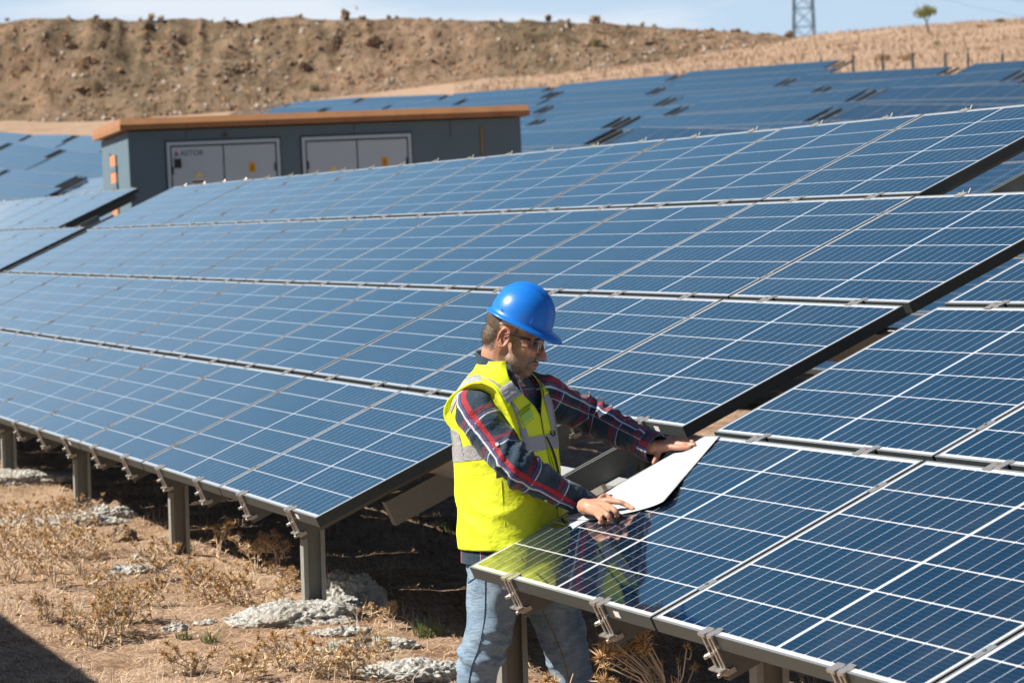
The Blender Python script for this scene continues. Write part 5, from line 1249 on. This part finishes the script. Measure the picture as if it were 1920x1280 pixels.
# dry straw litter, one mass
def litter(n, x0, x1, y0, y1, name, mat, up, ln, w, label, dens=None):
    X = rng.uniform(x0, x1, n); Y = rng.uniform(y0, y1, n)
    if dens is not None: k = np.array([noise.noise(Vector((a * 1.4, b * 1.4, 3))) for a, b in zip(X, Y)]) > dens; X, Y = X[k], Y[k]
    Z = zground(X, Y); n = len(X); A = rng.uniform(0, 2 * np.pi, n); E = rng.uniform(up[0], up[1], n); Ln = rng.uniform(.4, 1.3, n) * ln
    d = np.stack([np.cos(A) * np.cos(E), np.sin(A) * np.cos(E), np.sin(E)], 1); s = np.stack([-np.sin(A), np.cos(A), rng.uniform(-.5, .5, n)], 1) * w
    b = np.stack([X, Y, Z + .004], 1); mid = b + d * Ln[:, None] * .5 + np.array([0, 0, .006]); tip = b + d * Ln[:, None]; tip[:, 2] -= Ln * .15
    V = np.stack([b - s, b + s, mid + s * .8, tip, mid - s * .8], 1).reshape(-1, 3); i = np.arange(n) * 5
    F = [(a, a + 1, a + 2, a + 4) for a in i] + [(a + 4, a + 2, a + 3) for a in i]
    me = bpy.data.meshes.new(name); me.from_pydata(V.tolist(), [], F); me.materials.append(mat); o = link(bpy.data.objects.new(name, me)); tag(o, label, 'grass', kind='stuff'); return o
litter(52000, -14, 1.2, -2.8, 1.4, 'straw_litter', M['straw'], (-.05, .35), .075, .0014, 'dry straw lying over the soil in front of and under the arrays')
litter(14000, -14, 1.2, -2.8, 1.0, 'dry_grass', M['straw_pale'], (.5, 1.5), .10, .0013, 'short dry grass standing in patches on the soil', .12)
litter(9000, -9, 6, 1.0, 6, 'rear_dry_grass', M['straw_pale'], (.2, 1.3), .12, .003, 'dry grass behind the arrays seen through the gap', 0)
litter(5000, .5, 6, -3, 2.5, 'front_dry_grass', M['straw_pale'], (.5, 1.4), .14, .002, 'dry grass under the near array', .0)
def tuft(px, py, n, h, w=.002):
    p = gp(px, py); p.z = gsurf(p.x, p.y); m = MB()
    for _ in range(n):
        a = random.random() * 6.28; e_ = random.uniform(.5, 1.4); l_ = h * random.uniform(.5, 1.1); d = Vector((math.cos(a) * math.cos(e_), math.sin(a) * math.cos(e_), math.sin(e_))); s = Vector((-d.y, d.x, 0)).normalized() * w
        b = p + Vector((random.uniform(-1, 1), random.uniform(-1, 1), 0)) * h * .5; mid = b + d * l_ * .6; m.add([b - s, b + s, mid + s * .7, b + d * l_ + Vector((0, 0, -.1 * l_)), mid - s * .7], [(0, 1, 2, 4), (4, 2, 3)])
    o = m.build('grass_tuft', M['green']); return o
TF = [(210, 1128, 90, .10, 'green grass tuft with a dead blade standing in it left of the second post'), (135, 1152, 30, .08, 'tiny upright green tuft near the left clump of thistles'), (700, 1212, 60, .08, 'green tuft right of the crumbled concrete patch'), (800, 1195, 120, .10, 'wide green grass patch left of the man at the shadow edge'), (345, 1200, 60, .06, 'low dark green tuft in the middle of the open soil'), (395, 1205, 50, .07, 'thin green tuft right of the low dark one'), (450, 1258, 50, .07, 'green sprout at the bottom of the photo'),
      (845, 1000, 90, .12, 'dark green weeds in the shade behind the back of the man'), (620, 1225, 40, .06, 'small green sprout below the concrete slab'), (1415, 765, 60, .12, 'green weeds seen through the gap between the two arrays'), (455, 1040, 30, .10, 'green sprout at the shadow edge between the front posts'), (790, 960, 50, .07, 'green sprouts in the deep shade under the middle array'), (350, 1035, 40, .08, 'green sprout right of the second post')]
for px, py, n, h, lb in TF: tag(tuft(px, py, n, h), lb, 'grass tuft')

# small stones and clods pressed into the soil
mb = MB(); tm2 = [rock_mesh('t', 40 + q, M['rock'], 1, .7, .4) for q in range(4)]; tv2 = [([Vector(v.co) for v in t.vertices], [tuple(p.vertices) for p in t.polygons]) for t in tm2]
for i in range(2600):
    x = random.uniform(-13, .8); y = random.uniform(-2.8, 1.0)
    if noise.noise(Vector((x * 1.1, y * 1.1, 6))) + random.random() * .6 < .2: continue
    s = random.uniform(.004, .014) * (2.2 if random.random() < .04 else 1); vs, fs = random.choice(tv2); R_ = Euler((0, 0, random.random() * 6)).to_matrix(); c = Vector((x, y, gsurf(x, y) + s * .15))
    mb.add([c + R_ @ v * s for v in vs], fs, 0 if random.random() < .55 else 1)
o = mb.build('pebbles', [M['rock'], M['rock2']]); tag(o, 'small stones and clods scattered over the dry soil', 'pebbles', kind='stuff')
# ------------------------------------------------------------------ southern row, outside the frame, whose shade reaches the lower left corner
TS_ = tmat((1.0, -6.98 + SHY, .0), 0, -.0087, .4284)
for i in range(2):
    far_table_T = TS_ @ Matrix.Translation((-i * (12 * P_ + .05), 0, 0)); p = far_table_T.translation
    e_ = empty('solar_array', (p.x - 10, p.y, gz(p.x - 10, p.y))); tag(e_, 'solar array of the row in front whose shade falls on the lower left corner', 'solar array', 'solar arrays of the front row')
    for me in FM[12]: o = link(bpy.data.objects.new(me.name, me)); o.matrix_basis = far_table_T; parent(o, e_, far_table_T.copy())
# ------------------------------------------------------------------ camera, light, sky
cam = bpy.data.cameras.new('camera'); co_ = link(bpy.data.objects.new('camera', cam)); scene.camera = co_
r, f, u = RR.col[0], RR.col[1], RR.col[2]
co_.matrix_world = Matrix(((r.x, u.x, -f.x, CAM.x), (r.y, u.y, -f.y, CAM.y), (r.z, u.z, -f.z, CAM.z), (0, 0, 0, 1)))
cam.sensor_width = 36; cam.lens = FPX / 1920 * 36; cam.clip_start = .1; cam.clip_end = 5000
cam.dof.use_dof = True; cam.dof.focus_distance = 10.1; cam.dof.aperture_fstop = 8.0
sd_ = Vector(SUN).normalized()
sl = bpy.data.lights.new('sun', 'SUN'); sl.energy = SUNE; sl.angle = math.radians(.53); sl.color = (1.0, .93, .83)
so = link(bpy.data.objects.new('sun', sl)); so.rotation_euler = sd_.to_track_quat('Z', 'Y').to_euler(); so.location = (0, -10, 20)
W_ = NT('World', world=True); scene.world = W_.m
el = math.asin(sd_.z); azn = math.atan2(sd_.x, sd_.y)
sky = W_.n('ShaderNodeTexSky', _sky_type='NISHITA'); sky.sun_disc = False; sky.sun_elevation = el; sky.sun_rotation = azn; sky.altitude = 300; sky.air_density = .75; sky.dust_density = .7; sky.ozone_density = 1.4
gv = W_.coord('Generated'); x_, y_, z_ = W_.sep(gv)
cn = W_.noise(W_.mapv(gv, (2.2, 2.2, 9)), 1.6, 6, .55, .3); hz = W_.math('SUBTRACT', 1, W_.math('MULTIPLY', W_.math('ABSOLUTE', z_), 2.2), clamp=True)
cl_ = W_.ramp(cn, [(.47, 0), (.66, 1)]); cf = W_.math('MULTIPLY', cl_, CLOUD)
colr = W_.mix(cf, sky.outputs[0], CLOUDC)
west = W_.math('MULTIPLY_ADD', x_, -.80, .24, clamp=True)      # low sky glow weighted to the west, shaped so east-facing walls stay dark
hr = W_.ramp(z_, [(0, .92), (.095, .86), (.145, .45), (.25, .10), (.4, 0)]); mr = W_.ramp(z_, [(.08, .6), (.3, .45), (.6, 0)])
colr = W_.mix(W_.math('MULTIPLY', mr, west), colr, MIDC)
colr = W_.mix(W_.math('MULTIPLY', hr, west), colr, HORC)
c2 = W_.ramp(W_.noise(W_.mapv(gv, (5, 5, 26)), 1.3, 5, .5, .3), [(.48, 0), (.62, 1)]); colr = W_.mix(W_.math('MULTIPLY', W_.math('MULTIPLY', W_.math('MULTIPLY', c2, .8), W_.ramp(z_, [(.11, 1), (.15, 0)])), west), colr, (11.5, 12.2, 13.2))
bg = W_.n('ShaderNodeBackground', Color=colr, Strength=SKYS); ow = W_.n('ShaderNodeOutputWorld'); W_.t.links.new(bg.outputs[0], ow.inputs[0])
scene.view_settings.view_transform = 'Standard'; scene.view_settings.look = 'None'; scene.view_settings.exposure = EXPO; scene.view_settings.gamma = 1
scene.render.resolution_x, scene.render.resolution_y = 1024, 682
scene.cycles.max_bounces = 6; scene.cycles.diffuse_bounces = 1; scene.cycles.transparent_max_bounces = 12; scene.cycles.use_denoising = True
